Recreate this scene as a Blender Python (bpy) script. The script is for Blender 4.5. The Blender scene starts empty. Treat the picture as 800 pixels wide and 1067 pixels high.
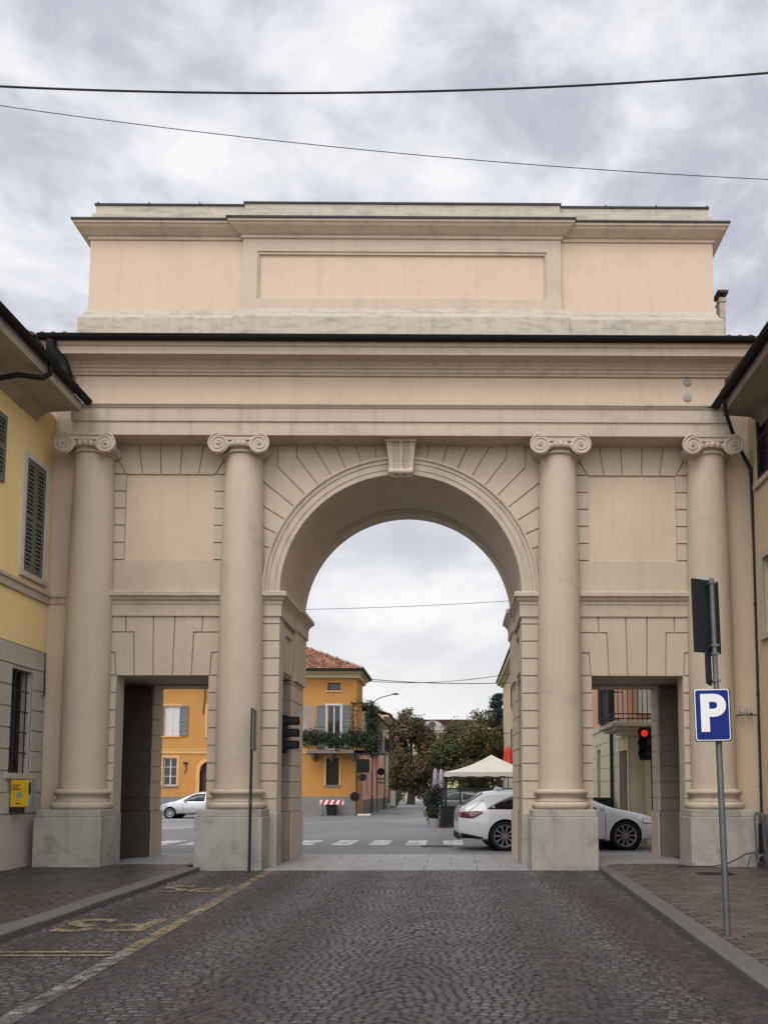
import bpy, bmesh, math, random
from mathutils import Vector, Matrix
R = math.radians
rng = random.Random(7)
scene = bpy.context.scene
col = scene.collection

# ------------------------------------------------------------------ camera
F_PX, CAM_H, PITCH, YAW = 800.0, 1.4, R(4.3), R(0.45)
PPX, PPY = 478.3, 764.85
fw = Vector((math.sin(YAW)*math.cos(PITCH), math.cos(YAW)*math.cos(PITCH), math.sin(PITCH)))
rt = Vector((math.cos(YAW), -math.sin(YAW), 0))
up = rt.cross(fw)
def at(px, py, Y):
    """photo pixel -> (X, Z) on the vertical plane at distance Y"""
    d = fw*F_PX + rt*(px-PPX) - up*(py-PPY)
    t = Y/d.y
    return d.x*t, CAM_H + d.z*t
def AX(px, py, Y): return at(px, py, Y)[0]
def AZ(px, py, Y): return at(px, py, Y)[1]
cd = bpy.data.cameras.new('camera'); cam = bpy.data.objects.new('camera', cd); col.objects.link(cam)
cam.location = (0, 0, CAM_H); cam.rotation_euler = (R(90)+PITCH, 0, -YAW)
cd.sensor_width = 36; cd.lens = F_PX/1067*36
cd.shift_x = -(PPX-400)/1067; cd.shift_y = (PPY-533.5)/1067
cd.clip_start = 0.05; cd.clip_end = 3000
scene.camera = cam

# ------------------------------------------------------------------ materials
def newmat(name):
    m = bpy.data.materials.new(name); m.use_nodes = True
    nt = m.node_tree; b = nt.nodes['Principled BSDF']
    return m, nt, b
def N(nt, t, **k):
    n = nt.nodes.new(t)
    for a, v in k.items(): setattr(n, a, v)
    return n
def noise(nt, vec, scale, detail=5, rough=.55, dist=0):
    n = N(nt, 'ShaderNodeTexNoise'); n.inputs['Scale'].default_value = scale
    n.inputs['Detail'].default_value = detail; n.inputs['Roughness'].default_value = rough
    n.inputs['Distortion'].default_value = dist
    nt.links.new(vec, n.inputs['Vector']); return n.outputs['Fac']
def ramp(nt, fac, a, b, ca=(0,0,0,1), cb=(1,1,1,1)):
    r = N(nt, 'ShaderNodeValToRGB'); e = r.color_ramp.elements
    e[0].position, e[1].position = a, b; e[0].color, e[1].color = ca, cb
    nt.links.new(fac, r.inputs[0]); return r.outputs['Color']
def mix(nt, fac, a, b, mode='MIX'):
    n = N(nt, 'ShaderNodeMix', data_type='RGBA', blend_type=mode)
    for v, i in ((fac, 0), (a, 6), (b, 7)):
        if hasattr(v, 'is_output'): nt.links.new(v, n.inputs[i])
        elif i == 0: n.inputs[0].default_value = v
        else: n.inputs[i].default_value = (*v, 1) if len(v) == 3 else v
    return n.outputs[2]
def objvec(nt, scale=(1,1,1)):
    t = N(nt, 'ShaderNodeTexCoord'); mp = N(nt, 'ShaderNodeMapping'); mp.inputs['Scale'].default_value = scale
    nt.links.new(t.outputs['Object'], mp.inputs['Vector']); return mp.outputs['Vector']
def bump(nt, b, h, strength, dist=.01):
    n = N(nt, 'ShaderNodeBump'); n.inputs['Strength'].default_value = strength; n.inputs['Distance'].default_value = dist
    nt.links.new(h, n.inputs['Height']); nt.links.new(n.outputs['Normal'], b.inputs['Normal'])
def plaster(name, c, var=.12, stain=(.2,.17,.14), amt=.25, lo=.52, hi=.75, bmp=.25, rough=.9, streak=.25, fine=60, sv=None, ssc=1.7):
    m, nt, b = newmat(name); v = objvec(nt)
    c2 = tuple(x*(1-var) for x in c); c1 = tuple(min(1, x*(1+var*.5)) for x in c)
    k = mix(nt, ramp(nt, noise(nt, v, .9, 6, .6), .3, .7), c1, c2)
    k = mix(nt, ramp(nt, noise(nt, v, 9, 5, .65), .35, .75), k, tuple(x*(1-var*.6) for x in c))
    s = ramp(nt, noise(nt, objvec(nt, sv) if sv else v, ssc, 10, .72, .6 if not sv else .1), lo, hi)
    if amt:
        mm = N(nt, 'ShaderNodeMath', operation='MULTIPLY'); nt.links.new(s, mm.inputs[0]); mm.inputs[1].default_value = amt
        k = mix(nt, mm.outputs[0], k, stain)
    if streak:
        s2 = ramp(nt, noise(nt, objvec(nt, (5, 5, .35)), 1.2, 6, .6), .52, .8)
        m2 = N(nt, 'ShaderNodeMath', operation='MULTIPLY'); nt.links.new(s2, m2.inputs[0]); m2.inputs[1].default_value = streak
        k = mix(nt, m2.outputs[0], k, stain)
    nt.links.new(k, b.inputs['Base Color']); b.inputs['Roughness'].default_value = rough
    bump(nt, b, noise(nt, v, fine, 6, .7), bmp, .006)
    return m
def plain(name, c, rough=.6, metal=0, var=.1, sc=8, coat=0, bmp=0):
    m, nt, b = newmat(name)
    if max(c) < .07 and not coat: b.inputs['Specular IOR Level'].default_value = .18; rough = max(rough, .6); metal = 0
    v = objvec(nt)
    k = mix(nt, ramp(nt, noise(nt, v, sc, 6, .6), .3, .7), c, tuple(x*(1-var*2) for x in c))
    nt.links.new(k, b.inputs['Base Color']); b.inputs['Metallic'].default_value = metal
    rr = N(nt, 'ShaderNodeMapRange'); nt.links.new(noise(nt, v, sc*1.7, 4), rr.inputs[0])
    rr.inputs[3].default_value = max(0, rough-.08); rr.inputs[4].default_value = min(1, rough+.1)
    nt.links.new(rr.outputs[0], b.inputs['Roughness'])
    if coat: b.inputs['Coat Weight'].default_value = coat; b.inputs['Coat Roughness'].default_value = .04
    if bmp: bump(nt, b, noise(nt, v, sc*4, 6, .7), bmp, .01)
    return m
def tinted(name, rough=.6, var=.25, sc=25, bmp=.3, spec=.5):
    """base colour comes from the per-face tint of the mesh (each stone, tile or leaf its own)"""
    m, nt, b = newmat(name); v = objvec(nt)
    a = N(nt, 'ShaderNodeAttribute', attribute_name='tint')
    g = ramp(nt, noise(nt, v, sc, 5, .7), .25, .8, (1-var,1-var,1-var,1), (1,1,1,1))
    k = mix(nt, 1.0, a.outputs['Color'], g, 'MULTIPLY')
    nt.links.new(k, b.inputs['Base Color']); b.inputs['Specular IOR Level'].default_value = spec
    rr = N(nt, 'ShaderNodeMapRange'); nt.links.new(noise(nt, v, 1.1, 5, .6), rr.inputs[0])
    rr.inputs[1].default_value = .3; rr.inputs[2].default_value = .7
    rr.inputs[3].default_value = rough-.14; rr.inputs[4].default_value = rough+.12
    nt.links.new(rr.outputs[0], b.inputs['Roughness'])
    if bmp: bump(nt, b, noise(nt, v, sc*4, 5, .7), bmp, .006)
    return m
M = {}
M['stone'] = plaster('greige_plaster', (.52,.43,.332), .09, (.20,.165,.135), .34, .54, .76, .25, streak=.20)
M['stone2'] = plaster('greige_moulding', (.505,.42,.327), .09, (.17,.14,.115), .45, .53, .76, .3, streak=.42)
M['pink'] = plaster('pink_plaster', (.60,.467,.35), .08, (.36,.27,.215), .35, .52, .8, .15, streak=.30)
M['plinth'] = plaster('grey_plinth_stone', (.40,.375,.325), .2, (.17,.15,.125), .65, .50, .66, .5, streak=.4, fine=30)
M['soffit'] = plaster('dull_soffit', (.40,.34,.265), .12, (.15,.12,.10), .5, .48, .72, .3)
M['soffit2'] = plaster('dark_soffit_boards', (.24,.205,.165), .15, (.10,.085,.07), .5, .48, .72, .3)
M['soot'] = plaster('soot_darkened_plaster', (.085,.07,.055), .2, (.04,.035,.03), .5, .45, .7, .4)  # deep shade of the passage put into the plaster colour
M['grime'] = plaster('grimy_plaster', (.20,.165,.13), .2, (.08,.07,.06), .5, .45, .7, .4)  # lighter passage shade painted into the colour, for the right side
M['weather'] = plaster('weathered_parapet', (.46,.41,.335), .14, (.15,.135,.12), .62, .50, .70, .4, streak=.3, fine=30, sv=(1,1,3.2), ssc=2.6)
M['yellow'] = plaster('yellow_plaster', (.84,.64,.30), .08, (.42,.33,.17), .3, .55, .8, .2)
M['ochre'] = plaster('ochre_plaster', (.60,.47,.29), .1, (.3,.25,.16), .35, .52, .8, .2)
M['cream'] = plaster('cream_plaster', (.58,.50,.33), .1, (.3,.26,.2), .35, .52, .8, .2)
M['creamstone'] = plaster('cream_rustication', (.56,.49,.34), .1, (.28,.25,.19), .35, .52, .8, .2)
M['greyrust'] = plaster('grey_rustication', (.47,.42,.345), .1, (.25,.22,.18), .3, .52, .8, .25)
M['orange'] = plaster('orange_plaster', (.51,.24,.06), .13, (.36,.19,.06), .5, .48, .8, .25)
M['paleorange'] = plaster('pale_orange_trim', (.66,.37,.14), .1, (.4,.25,.12), .3, .5, .8, .2)
M['salmon'] = plaster('salmon_plaster', (.80,.42,.34), .1, (.4,.24,.2), .3, .5, .8, .2)
M['peach'] = plaster('peach_plaster', (.60,.34,.21), .1, (.4,.26,.18), .3, .5, .8, .2)
M['whitewall'] = plaster('off_white_wall', (.55,.52,.46), .1, (.3,.28,.25), .35, .5, .8, .2)
M['greyplinth'] = plaster('grey_plinth', (.22,.21,.20), .2, (.1,.1,.1), .5, .5, .7, .4)
M['bare'] = plaster('bare_plaster', (.36,.27,.21), .2, (.22,.17,.15), .6, .45, .65, .4)
M['gutter'] = plain('black_gutter_metal', (.010,.010,.010), .6, 0)
M['flash'] = plain('dark_roof_flashing', (.06,.055,.055), .5, .5)
M['iron'] = plain('dark_iron', (.03,.03,.032), .5, .6)
M['black'] = plain('black_plastic', (.012,.012,.013), .45)
M['greyplate'] = plain('dark_sign_back', (.018,.022,.022), .5, .4)
M['galv'] = plain('galvanised_steel', (.14,.15,.155), .5, .5, .15, 14)
M['blue'] = plain('sign_blue', (.006,.022,.19), .5, 0, .06)
M['blue'].node_tree.nodes['Principled BSDF'].inputs['Specular IOR Level'].default_value = .2
M['white'] = plain('white_enamel', (.80,.80,.80), .35, 0, .03)
M['red'] = plain('red_enamel', (.55,.03,.02), .4)
M['shutter'] = plain('grey_green_shutter', (.15,.15,.12), .6)
M['shutter2'] = plain('blue_grey_shutter', (.16,.17,.17), .6)
M['darkshutter'] = plain('dark_shutter', (.035,.035,.04), .6)
M['wood'] = plain('dark_wood', (.06,.045,.035), .6)
M['dormer'] = plaster('dormer_plaster', (.36,.33,.28), .12)
M['frame'] = plain('white_window_frame', (.62,.60,.55), .5)
M['darkroom'] = plain('dark_room', (.018,.018,.018), .8)
M['curtain'] = plain('pale_curtain', (.62,.60,.58), .8)
M['boxyellow'] = plain('yellow_box_paint', (.70,.42,.015), .4)
M['greyblue'] = plain('grey_panel', (.22,.26,.28), .5)
M['carwhite'] = plain('white_car_paint', (.62,.63,.65), .28, 0, .01, 3, 1.0)
M['carsilver'] = plain('silver_car_paint', (.45,.46,.48), .3, .55, .02, 3, 1.0)
M['tyre'] = plain('tyre_rubber', (.015,.015,.015), .75)
M['rim'] = plain('alloy_rim', (.38,.39,.40), .3, .85, .05)
M['trim'] = plain('black_car_trim', (.012,.012,.012), .4)
M['taillight'] = plain('red_tail_light', (.16,.005,.008), .12, 0, .05, 8, 1.0)
M['headlight'] = plain('headlight_lens', (.45,.47,.5), .08, .2, .1, 12, 1.0)
M['asphalt'] = plaster('asphalt', (.22,.22,.222), .18, (.05,.05,.05), .5, .5, .75, .5, rough=.75, streak=0, fine=45)
nt_ = M['asphalt'].node_tree; bs_ = nt_.nodes['Principled BSDF']; l_ = bs_.inputs['Base Color'].links[0].from_socket
vo = N(nt_, 'ShaderNodeTexVoronoi'); vo.inputs['Scale'].default_value = .16; vo.inputs['Randomness'].default_value = .9; nt_.links.new(objvec(nt_, (1,.6,1)), vo.inputs['Vector'])
g_ = ramp(nt_, vo.outputs['Color'], .2, .8, (.74,.74,.75,1), (1.06,1.06,1.06,1)); nt_.links.new(mix(nt_, 1.0, l_, g_, 'MULTIPLY'), bs_.inputs['Base Color'])
M['slab'] = plaster('granite_slabs', (.27,.265,.255), .18, (.11,.105,.1), .6, .48, .7, .35, rough=.55, streak=0, fine=40)
M['kerb'] = plaster('granite_kerb', (.115,.106,.097), .2, (.08,.075,.07), .6, .46, .68, .5, rough=.65, streak=0, fine=40)
M['mortar'] = plaster('sett_joint_sand', (.030,.027,.025), .25, (.016,.015,.014), .5, .45, .7, .5, streak=0)
M['roadmark'] = plaster('road_marking', (.62,.62,.60), .1, (.2,.2,.2), .8, .45, .6, .3, streak=0)
M['sett'] = tinted('porphyry_setts', .42, .35, 30, .5, .5)
M['tile'] = tinted('clay_roof_tiles', .8, .35, 6, .4, .3)
M['leaf'] = tinted('foliage', .65, .2, 3, 0, .3)
M['bark'] = plaster('bark', (.07,.055,.042), .3, (.03,.025,.02), .5, .45, .7, .6, streak=0, fine=20)
M['canvas'] = plain('cream_canvas', (.60,.56,.50), .8, 0, .06, 2)
M['purple'] = plain('mauve_parasol_cloth', (.42,.36,.46), .85, 0, .08, 5)
M['redcloth'] = plain('red_cloth', (.62,.05,.03), .8)
M['pot'] = plaster('concrete_pot', (.35,.33,.30), .15, (.15,.14,.12), .4, .5, .7, .4)
M['green'] = plain('dark_green_plastic', (.02,.06,.03), .5)
M['ceramic'] = plain('pale_ceramic', (.45,.43,.38), .3)
def glass(name, c, rough=.06):
    m, nt, b = newmat(name); b.inputs['Base Color'].default_value = (*c, 1); b.inputs['Roughness'].default_value = rough
    b.inputs['Specular IOR Level'].default_value = .45
    bump(nt, b, noise(nt, objvec(nt), 1.3, 2), .05, .02); return m
M['glass'] = glass('window_glass', (.02,.022,.025))
M['carglass'] = glass('car_glass', (.008,.009,.01), .03)
m, nt, b = newmat('red_lamp'); b.inputs['Base Color'].default_value = (.6,.02,.01,1)
b.inputs['Emission Color'].default_value = (1,.035,.012,1); b.inputs['Emission Strength'].default_value = .6; M['redlamp'] = m
def worn(name, c, lo, hi):
    m, nt, b = newmat(name); v = objvec(nt)
    b.inputs['Base Color'].default_value = (*c, 1); b.inputs['Roughness'].default_value = .7
    a = ramp(nt, noise(nt, v, 14, 8, .75), lo, hi); a2 = ramp(nt, noise(nt, v, 2.2, 4, .6), .28, .55)
    nt.links.new(mix(nt, 1.0, a, a2, 'MULTIPLY'), b.inputs['Alpha']); return m
M['wornyellow'] = worn('worn_yellow_paint', (.29,.215,.11), .37, .62)
M['wornwhite'] = worn('worn_white_paint', (.27,.255,.24), .40, .66)
M['cross'] = worn('crossing_paint', (.62,.62,.61), .30, .50)

# ------------------------------------------------------------------ mesh helpers
OFF = {}
def world_off(o):
    v = Vector((0,0,0))
    while o is not None:
        v += o.location; o = o.parent
    return v
class MB:
    def __init__(s): s.v = []; s.f = []; s.t = []; s.tint = None
    def poly(s, pts):
        i = len(s.v); s.v += [tuple(p) for p in pts]; s.f.append(tuple(range(i, i+len(pts)))); s.t.append(s.tint)
    def idx(s, vs, fs):
        i = len(s.v); s.v += [tuple(p) for p in vs]
        for f in fs: s.f.append(tuple(i+k for k in f)); s.t.append(s.tint)
    def box(s, x0, x1, y0, y1, z0, z1):
        s.idx([(x0,y0,z0),(x1,y0,z0),(x1,y1,z0),(x0,y1,z0),(x0,y0,z1),(x1,y0,z1),(x1,y1,z1),(x0,y1,z1)],
              [(0,3,2,1),(4,5,6,7),(0,1,5,4),(1,2,6,5),(2,3,7,6),(3,0,4,7)])
    def fbox(s, F, a0, a1, d0, d1, z0, z1):
        c = [F(a0,d0,z0),F(a1,d0,z0),F(a1,d1,z0),F(a0,d1,z0),F(a0,d0,z1),F(a1,d0,z1),F(a1,d1,z1),F(a0,d1,z1)]
        s.idx(c, [(0,3,2,1),(4,5,6,7),(0,1,5,4),(1,2,6,5),(2,3,7,6),(3,0,4,7)])
    def prism(s, pts, vec):
        n = len(pts); vec = Vector(vec); a = [Vector(p) for p in pts]; b2 = [p+vec for p in a]
        s.idx(a+b2, [tuple(range(n-1,-1,-1)), tuple(range(n,2*n))]+[(i,(i+1)%n,n+(i+1)%n,n+i) for i in range(n)])
    def lathe(s, prof, c, seg=32, axis='Z', a0=0, a1=2*math.pi, cap=True):
        c = Vector(c); full = abs(a1-a0-2*math.pi) < 1e-6; k = seg if full else seg+1; vs = []
        for i in range(k):
            a = a0+(a1-a0)*i/seg; ca, sa = math.cos(a), math.sin(a)
            for r, z in prof:
                p = (r*ca, r*sa, z) if axis == 'Z' else ((r*ca, z, r*sa) if axis == 'Y' else (z, r*ca, r*sa))
                vs.append(c+Vector(p))
        n = len(prof); fs = []
        for i in range(seg):
            j = (i+1) % k
            for q in range(n-1): fs.append((i*n+q, j*n+q, j*n+q+1, i*n+q+1))
        if cap and full:
            if prof[0][0] > 1e-5: fs.append(tuple(i*n for i in range(k))[::-1])
            if prof[-1][0] > 1e-5: fs.append(tuple(i*n+n-1 for i in range(k)))
        s.idx(vs, fs)
    def tube(s, pts, r, seg=8, cap=True):
        pts = [Vector(p) for p in pts]; n = len(pts); rs = r if isinstance(r, (list,tuple)) else [r]*n
        vs = []; prev = None
        for i, p in enumerate(pts):
            d = (pts[min(i+1,n-1)]-pts[max(i-1,0)]).normalized()
            if prev is None: u = d.orthogonal().normalized()
            else: u = (prev-d*prev.dot(d)).normalized()
            prev = u; w = d.cross(u)
            for k in range(seg):
                a = 2*math.pi*k/seg; vs.append(p+(u*math.cos(a)+w*math.sin(a))*rs[i])
        fs = [(i*seg+k, i*seg+(k+1)%seg, (i+1)*seg+(k+1)%seg, (i+1)*seg+k) for i in range(n-1) for k in range(seg)]
        if cap: fs += [tuple(range(seg))[::-1], tuple((n-1)*seg+k for k in range(seg))]
        s.idx(vs, fs)
    def sweep(s, prof, path, closed=False, cap=True):
        """profile of (outward, z) swept along a plan path (x, y); outward is to the right of travel"""
        n = len(path); P = [Vector((p[0],p[1])) for p in path]; vs = []; m_ = len(prof)
        for i in range(n):
            d0 = (P[i]-P[i-1]).normalized() if (i > 0 or closed) else None
            d1 = (P[(i+1)%n]-P[i]).normalized() if (i < n-1 or closed) else None
            if d0 is None: d0 = d1
            if d1 is None: d1 = d0
            n0 = Vector((d0.y,-d0.x)); n1 = Vector((d1.y,-d1.x)); mv = (n0+n1); mv = mv/max(.2, mv.dot(n0)) if mv.length > 1e-6 else n0
            for o, z in prof: vs.append((P[i].x+mv.x*o, P[i].y+mv.y*o, z))
        fs = []
        for i in range(n if closed else n-1):
            j = (i+1) % n
            for q in range(m_-1): fs.append((i*m_+q, j*m_+q, j*m_+q+1, i*m_+q+1))
        if cap and not closed: fs += [tuple(range(m_))[::-1], tuple((n-1)*m_+q for q in range(m_))]
        s.idx(vs, fs)
    def ball(s, c, r, seg=12, sq=(1,1,1)):
        c = Vector(c); pr = []
        h = seg//2; vs = []; fs = []
        for i in range(h+1):
            a = math.pi*i/h
            for k in range(seg):
                b_ = 2*math.pi*k/seg
                vs.append(c+Vector((r*sq[0]*math.sin(a)*math.cos(b_), r*sq[1]*math.sin(a)*math.sin(b_), r*sq[2]*math.cos(a))))
        for i in range(h):
            for k in range(seg): fs.append((i*seg+k, (i+1)*seg+k, (i+1)*seg+(k+1)%seg, i*seg+(k+1)%seg))
        s.idx(vs, fs)
    def build(s, name, mat, parent=None, smooth=0, bevel=0, weld=True, loc=None):
        off = world_off(parent) if parent is not None else Vector(loc or (0,0,0))
        me = bpy.data.meshes.new(name)
        me.from_pydata([(x-off.x, y-off.y, z-off.z) for x, y, z in s.v], [], s.f)
        if any(t is not None for t in s.t):
            ca = me.color_attributes.new('tint', 'FLOAT_COLOR', 'CORNER'); data = []
            for p, t in zip(me.polygons, s.t):
                t = t or (.5,.5,.5)
                data += [t[0],t[1],t[2],1.0]*p.loop_total
            ca.data.foreach_set('color', data)
        bm = bmesh.new(); bm.from_mesh(me)
        if weld: bmesh.ops.remove_doubles(bm, verts=bm.verts, dist=1e-5)
        bmesh.ops.dissolve_degenerate(bm, edges=bm.edges, dist=1e-6)
        if not any(t is not None for t in s.t): bmesh.ops.recalc_face_normals(bm, faces=bm.faces)
        bm.to_mesh(me); bm.free()
        if smooth:
            me.polygons.foreach_set('use_smooth', [True]*len(me.polygons)); me.set_sharp_from_angle(angle=R(smooth))
        me.materials.append(M[mat] if isinstance(mat, str) else mat)
        o = bpy.data.objects.new(name, me); col.objects.link(o)
        if parent is not None: o.parent = parent
        elif loc is not None: o.location = off
        if bevel:
            bv = o.modifiers.new('bevel', 'BEVEL'); bv.width = bevel; bv.segments = 2; bv.limit_method = 'ANGLE'; bv.angle_limit = R(40)
        return o
class Fr:
    """a facade frame: origin, direction along the wall, outward normal"""
    def __init__(s, o, u, n): s.o, s.u, s.n = Vector(o), Vector(u), Vector(n)
    def __call__(s, a, d, z):
        p = s.o+s.u*a+s.n*d; return (p.x, p.y, z)
def tag(o, label=None, cat=None, group=None, kind=None):
    if label: o['label'] = label
    if cat: o['category'] = cat
    if group: o['group'] = group
    if kind: o['kind'] = kind
    return o
def thing(name, label, cat, loc=(0,0,0), group=None):
    o = bpy.data.objects.new(name, None); col.objects.link(o); o.location = loc; o.empty_display_size = .2
    return tag(o, label, cat, group)
def structure(o): o['kind'] = 'structure'; return o
def copy_tree(o, parent=None):
    c = o.copy(); col.objects.link(c)
    if parent is not None: c.parent = parent
    for ch in list(o.children): copy_tree(ch, c)
    return c
def evaluated(o):
    """bake the modifiers into the mesh"""
    dg = bpy.context.evaluated_depsgraph_get(); dg.update()
    me = bpy.data.meshes.new_from_object(o.evaluated_get(dg)); old = o.data
    o.modifiers.clear(); o.data = me; return o
def cut(o, cutter, use_self=True):
    md = o.modifiers.new('cut', 'BOOLEAN'); md.operation = 'DIFFERENCE'; md.solver = 'EXACT'; md.use_self = use_self; md.object = cutter
    evaluated(o); me = cutter.data; bpy.data.objects.remove(cutter); bpy.data.meshes.remove(me); return o
def text_mesh(body, size, bold=0.0, extrude=0.0):
    c = bpy.data.curves.new('lettering', 'FONT'); c.body = body; c.size = size; c.offset = bold; c.extrude = extrude; c.align_x = 'CENTER'; c.align_y = 'CENTER'
    t = bpy.data.objects.new('lettering', c); col.objects.link(t)
    dg = bpy.context.evaluated_depsgraph_get(); dg.update()
    me = bpy.data.meshes.new_from_object(t.evaluated_get(dg)); bpy.data.objects.remove(t); bpy.data.curves.remove(c)
    return me
def text_obj(name, body, size, mat, parent, M4, bold=0.0, extrude=.001):
    me = text_mesh(body, size, bold, extrude); off = world_off(parent) if parent else Vector((0,0,0))
    me.transform(Matrix.Translation(-off) @ M4); me.materials.clear(); me.materials.append(M[mat])
    o = bpy.data.objects.new(name, me); col.objects.link(o); o.parent = parent; return o
def panel_wall(b, F, a0, a1, z0, z1, holes, depth):
    """front skin with real openings and reveals; holes (a0,a1,z0,z1)"""
    As = sorted({a0,a1}|{h[0] for h in holes}|{h[1] for h in holes}); Zs = sorted({z0,z1}|{h[2] for h in holes}|{h[3] for h in holes})
    ins = lambda a, z: any(h[0] < a < h[1] and h[2] < z < h[3] for h in holes)
    for i in range(len(As)-1):
        for j in range(len(Zs)-1):
            if ins((As[i]+As[i+1])/2, (Zs[j]+Zs[j+1])/2): continue
            q = [(As[i],Zs[j]),(As[i+1],Zs[j]),(As[i+1],Zs[j+1]),(As[i],Zs[j+1])]
            b.poly([F(a,0,z) for a, z in q])
    for h in holes:
        c = [(h[0],h[2]),(h[1],h[2]),(h[1],h[3]),(h[0],h[3])]
        for i in range(4):
            p, q = c[i], c[(i+1)%4]
            if p[1] == q[1] == z0: continue
            b.poly([F(p[0],0,p[1]),F(q[0],0,q[1]),F(q[0],-depth,q[1]),F(p[0],-depth,p[1])])
def wall_body(b, F, a0, a1, z0, z1, D, inset):
    """back, sides and top of a house body whose front skin is panel_wall; a dark core sits behind the openings"""
    b.poly([F(a0,0,z0),F(a0,-D,z0),F(a0,-D,z1),F(a0,0,z1)]); b.poly([F(a1,0,z0),F(a1,-D,z0),F(a1,-D,z1),F(a1,0,z1)])
    b.poly([F(a0,-D,z0),F(a1,-D,z0),F(a1,-D,z1),F(a0,-D,z1)]); b.poly([F(a0,0,z1),F(a1,0,z1),F(a1,-D,z1),F(a0,-D,z1)])
def louvre_leaf(b, F, a0, a1, d, z0, z1, t=.035):
    w = .06
    for q in ((a0,a0+w,z0,z1),(a1-w,a1,z0,z1),(a0+w,a1-w,z0,z0+.09),(a0+w,a1-w,z1-.09,z1),(a0+w,a1-w,(z0+z1)/2-.04,(z0+z1)/2+.04)):
        b.fbox(F, q[0], q[1], d, d+t, q[2], q[3])
    b.fbox(F, a0+w*.5, a1-w*.5, d+.001, d+.0035, z0+.05, z1-.05)
    n = max(5, int((z1-z0)/.085))
    for i in range(n):
        z = z0+.09+(z1-z0-.18)*(i+.1)/n; h = (z1-z0-.18)/n*.62
        if abs(z+h/2-(z0+z1)/2) < .05: continue
        b.idx([F(a0+w,d+.004,z+h),F(a1-w,d+.004,z+h),F(a1-w,d+.030,z),F(a0+w,d+.030,z),F(a0+w,d+.012,z+h),F(a1-w,d+.012,z+h),F(a1-w,d+.037,z),F(a0+w,d+.037,z)],
              [(0,1,2,3),(4,7,6,5),(0,4,5,1),(2,6,7,3)])
def window(F, a0, a1, z0, z1, parent, recess=.14, framemat='frame', sill='greyrust', bars=1, surround=None, sw=.1, pane='glass', rows=0, name='window'):
    fr = MB(); w = .055; d = -recess
    for q in ((a0,a0+w,z0,z1),(a1-w,a1,z0,z1),(a0+w,a1-w,z0,z0+w),(a0+w,a1-w,z1-w,z1)): fr.fbox(F, q[0], q[1], d, d+.05, q[2], q[3])
    for k in range(bars):
        c = a0+(a1-a0)*(k+1)/(bars+1); fr.fbox(F, c-.035, c+.035, d+.002, d+.048, z0+w, z1-w)
    for k in range(rows):
        c = z0+(z1-z0)*(k+1)/(rows+1)
        fr.fbox(F, a0+w, a1-w, d+.01, d+.04, c-.015, c+.015)
    o = fr.build(name, framemat, parent)
    pb = MB(); pb.fbox(F, a0+.02, a1-.02, d+.012, d+.022, z0+.02, z1-.02); pb.build('pane', pane, o)
    if sill:
        sb = MB(); sb.fbox(F, a0-.1, a1+.1, -.02, .07, z0-.1, z0-.003); sb.build('sill', sill, o)
    if surround:
        ub = MB()
        for q in ((a0-sw,a0,z0,z1+sw),(a1,a1+sw,z0,z1+sw),(a0,a1,z1,z1+sw)): ub.fbox(F, q[0], q[1], -.01, .03, q[2], q[3])
        ub.build('surround', surround, o)
    return o

# ================================================================== THE GATE
XC = -.985; YW = 14.25; YB = 16.6; SPR = 5.15; RA = 2.27
CO = (-5.783, -2.963, 2.963, 5.783); DO, DH, DT = 4.43, .858, 3.57; PO, PH = 4.39, .84
gate = thing('city_gate', 'tall greige and pink neoclassical gate with one big arch and two small doorways', 'city gate', (XC, YW, 0))
WL, WR = -7.62, 5.68
def arch_pts(r, n=56, zb=0.0, spr=SPR):
    return [(XC-r, zb)]+[(XC-r*math.cos(math.pi*i/n), spr+r*math.sin(math.pi*i/n)) for i in range(n+1)]+[(XC+r, zb)]
# front wall -----------------------------------------------------------------
WO, WP = WL-1.0, WR+1.0
out = [(WO,0),(XC-DO-DH,0),(XC-DO-DH,DT),(XC-DO+DH,DT),(XC-DO+DH,0)]+arch_pts(RA)+[(XC+DO-DH,0),(XC+DO-DH,DT),(XC+DO+DH,DT),(XC+DO+DH,0),(WP,0),(WP,9.62),(WO,9.62)]
b = MB(); b.prism([(x,YW,z) for x,z in out], (0,.35,0)); front = b.build('front_wall', 'stone', gate)
grooves = MB(); gk = [0]
def groove(x0, z0, x1, z1, w=.024, dep=.034):
    gk[0] += 1; dep += gk[0]*3.1e-5; w += gk[0]*1.7e-5
    d = Vector((x1-x0, 0, z1-z0)).normalized(); n = Vector((-d.z,0,d.x))*w/2; e = d*.006
    p0, p1 = Vector((x0,0,z0))-e, Vector((x1,0,z1))+e
    grooves.prism([(p.x, YW-.05-gk[0]*1e-5, p.z) for p in (p0-n, p1-n, p1+n, p0+n)], (0, .05+dep, 0))
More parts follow.
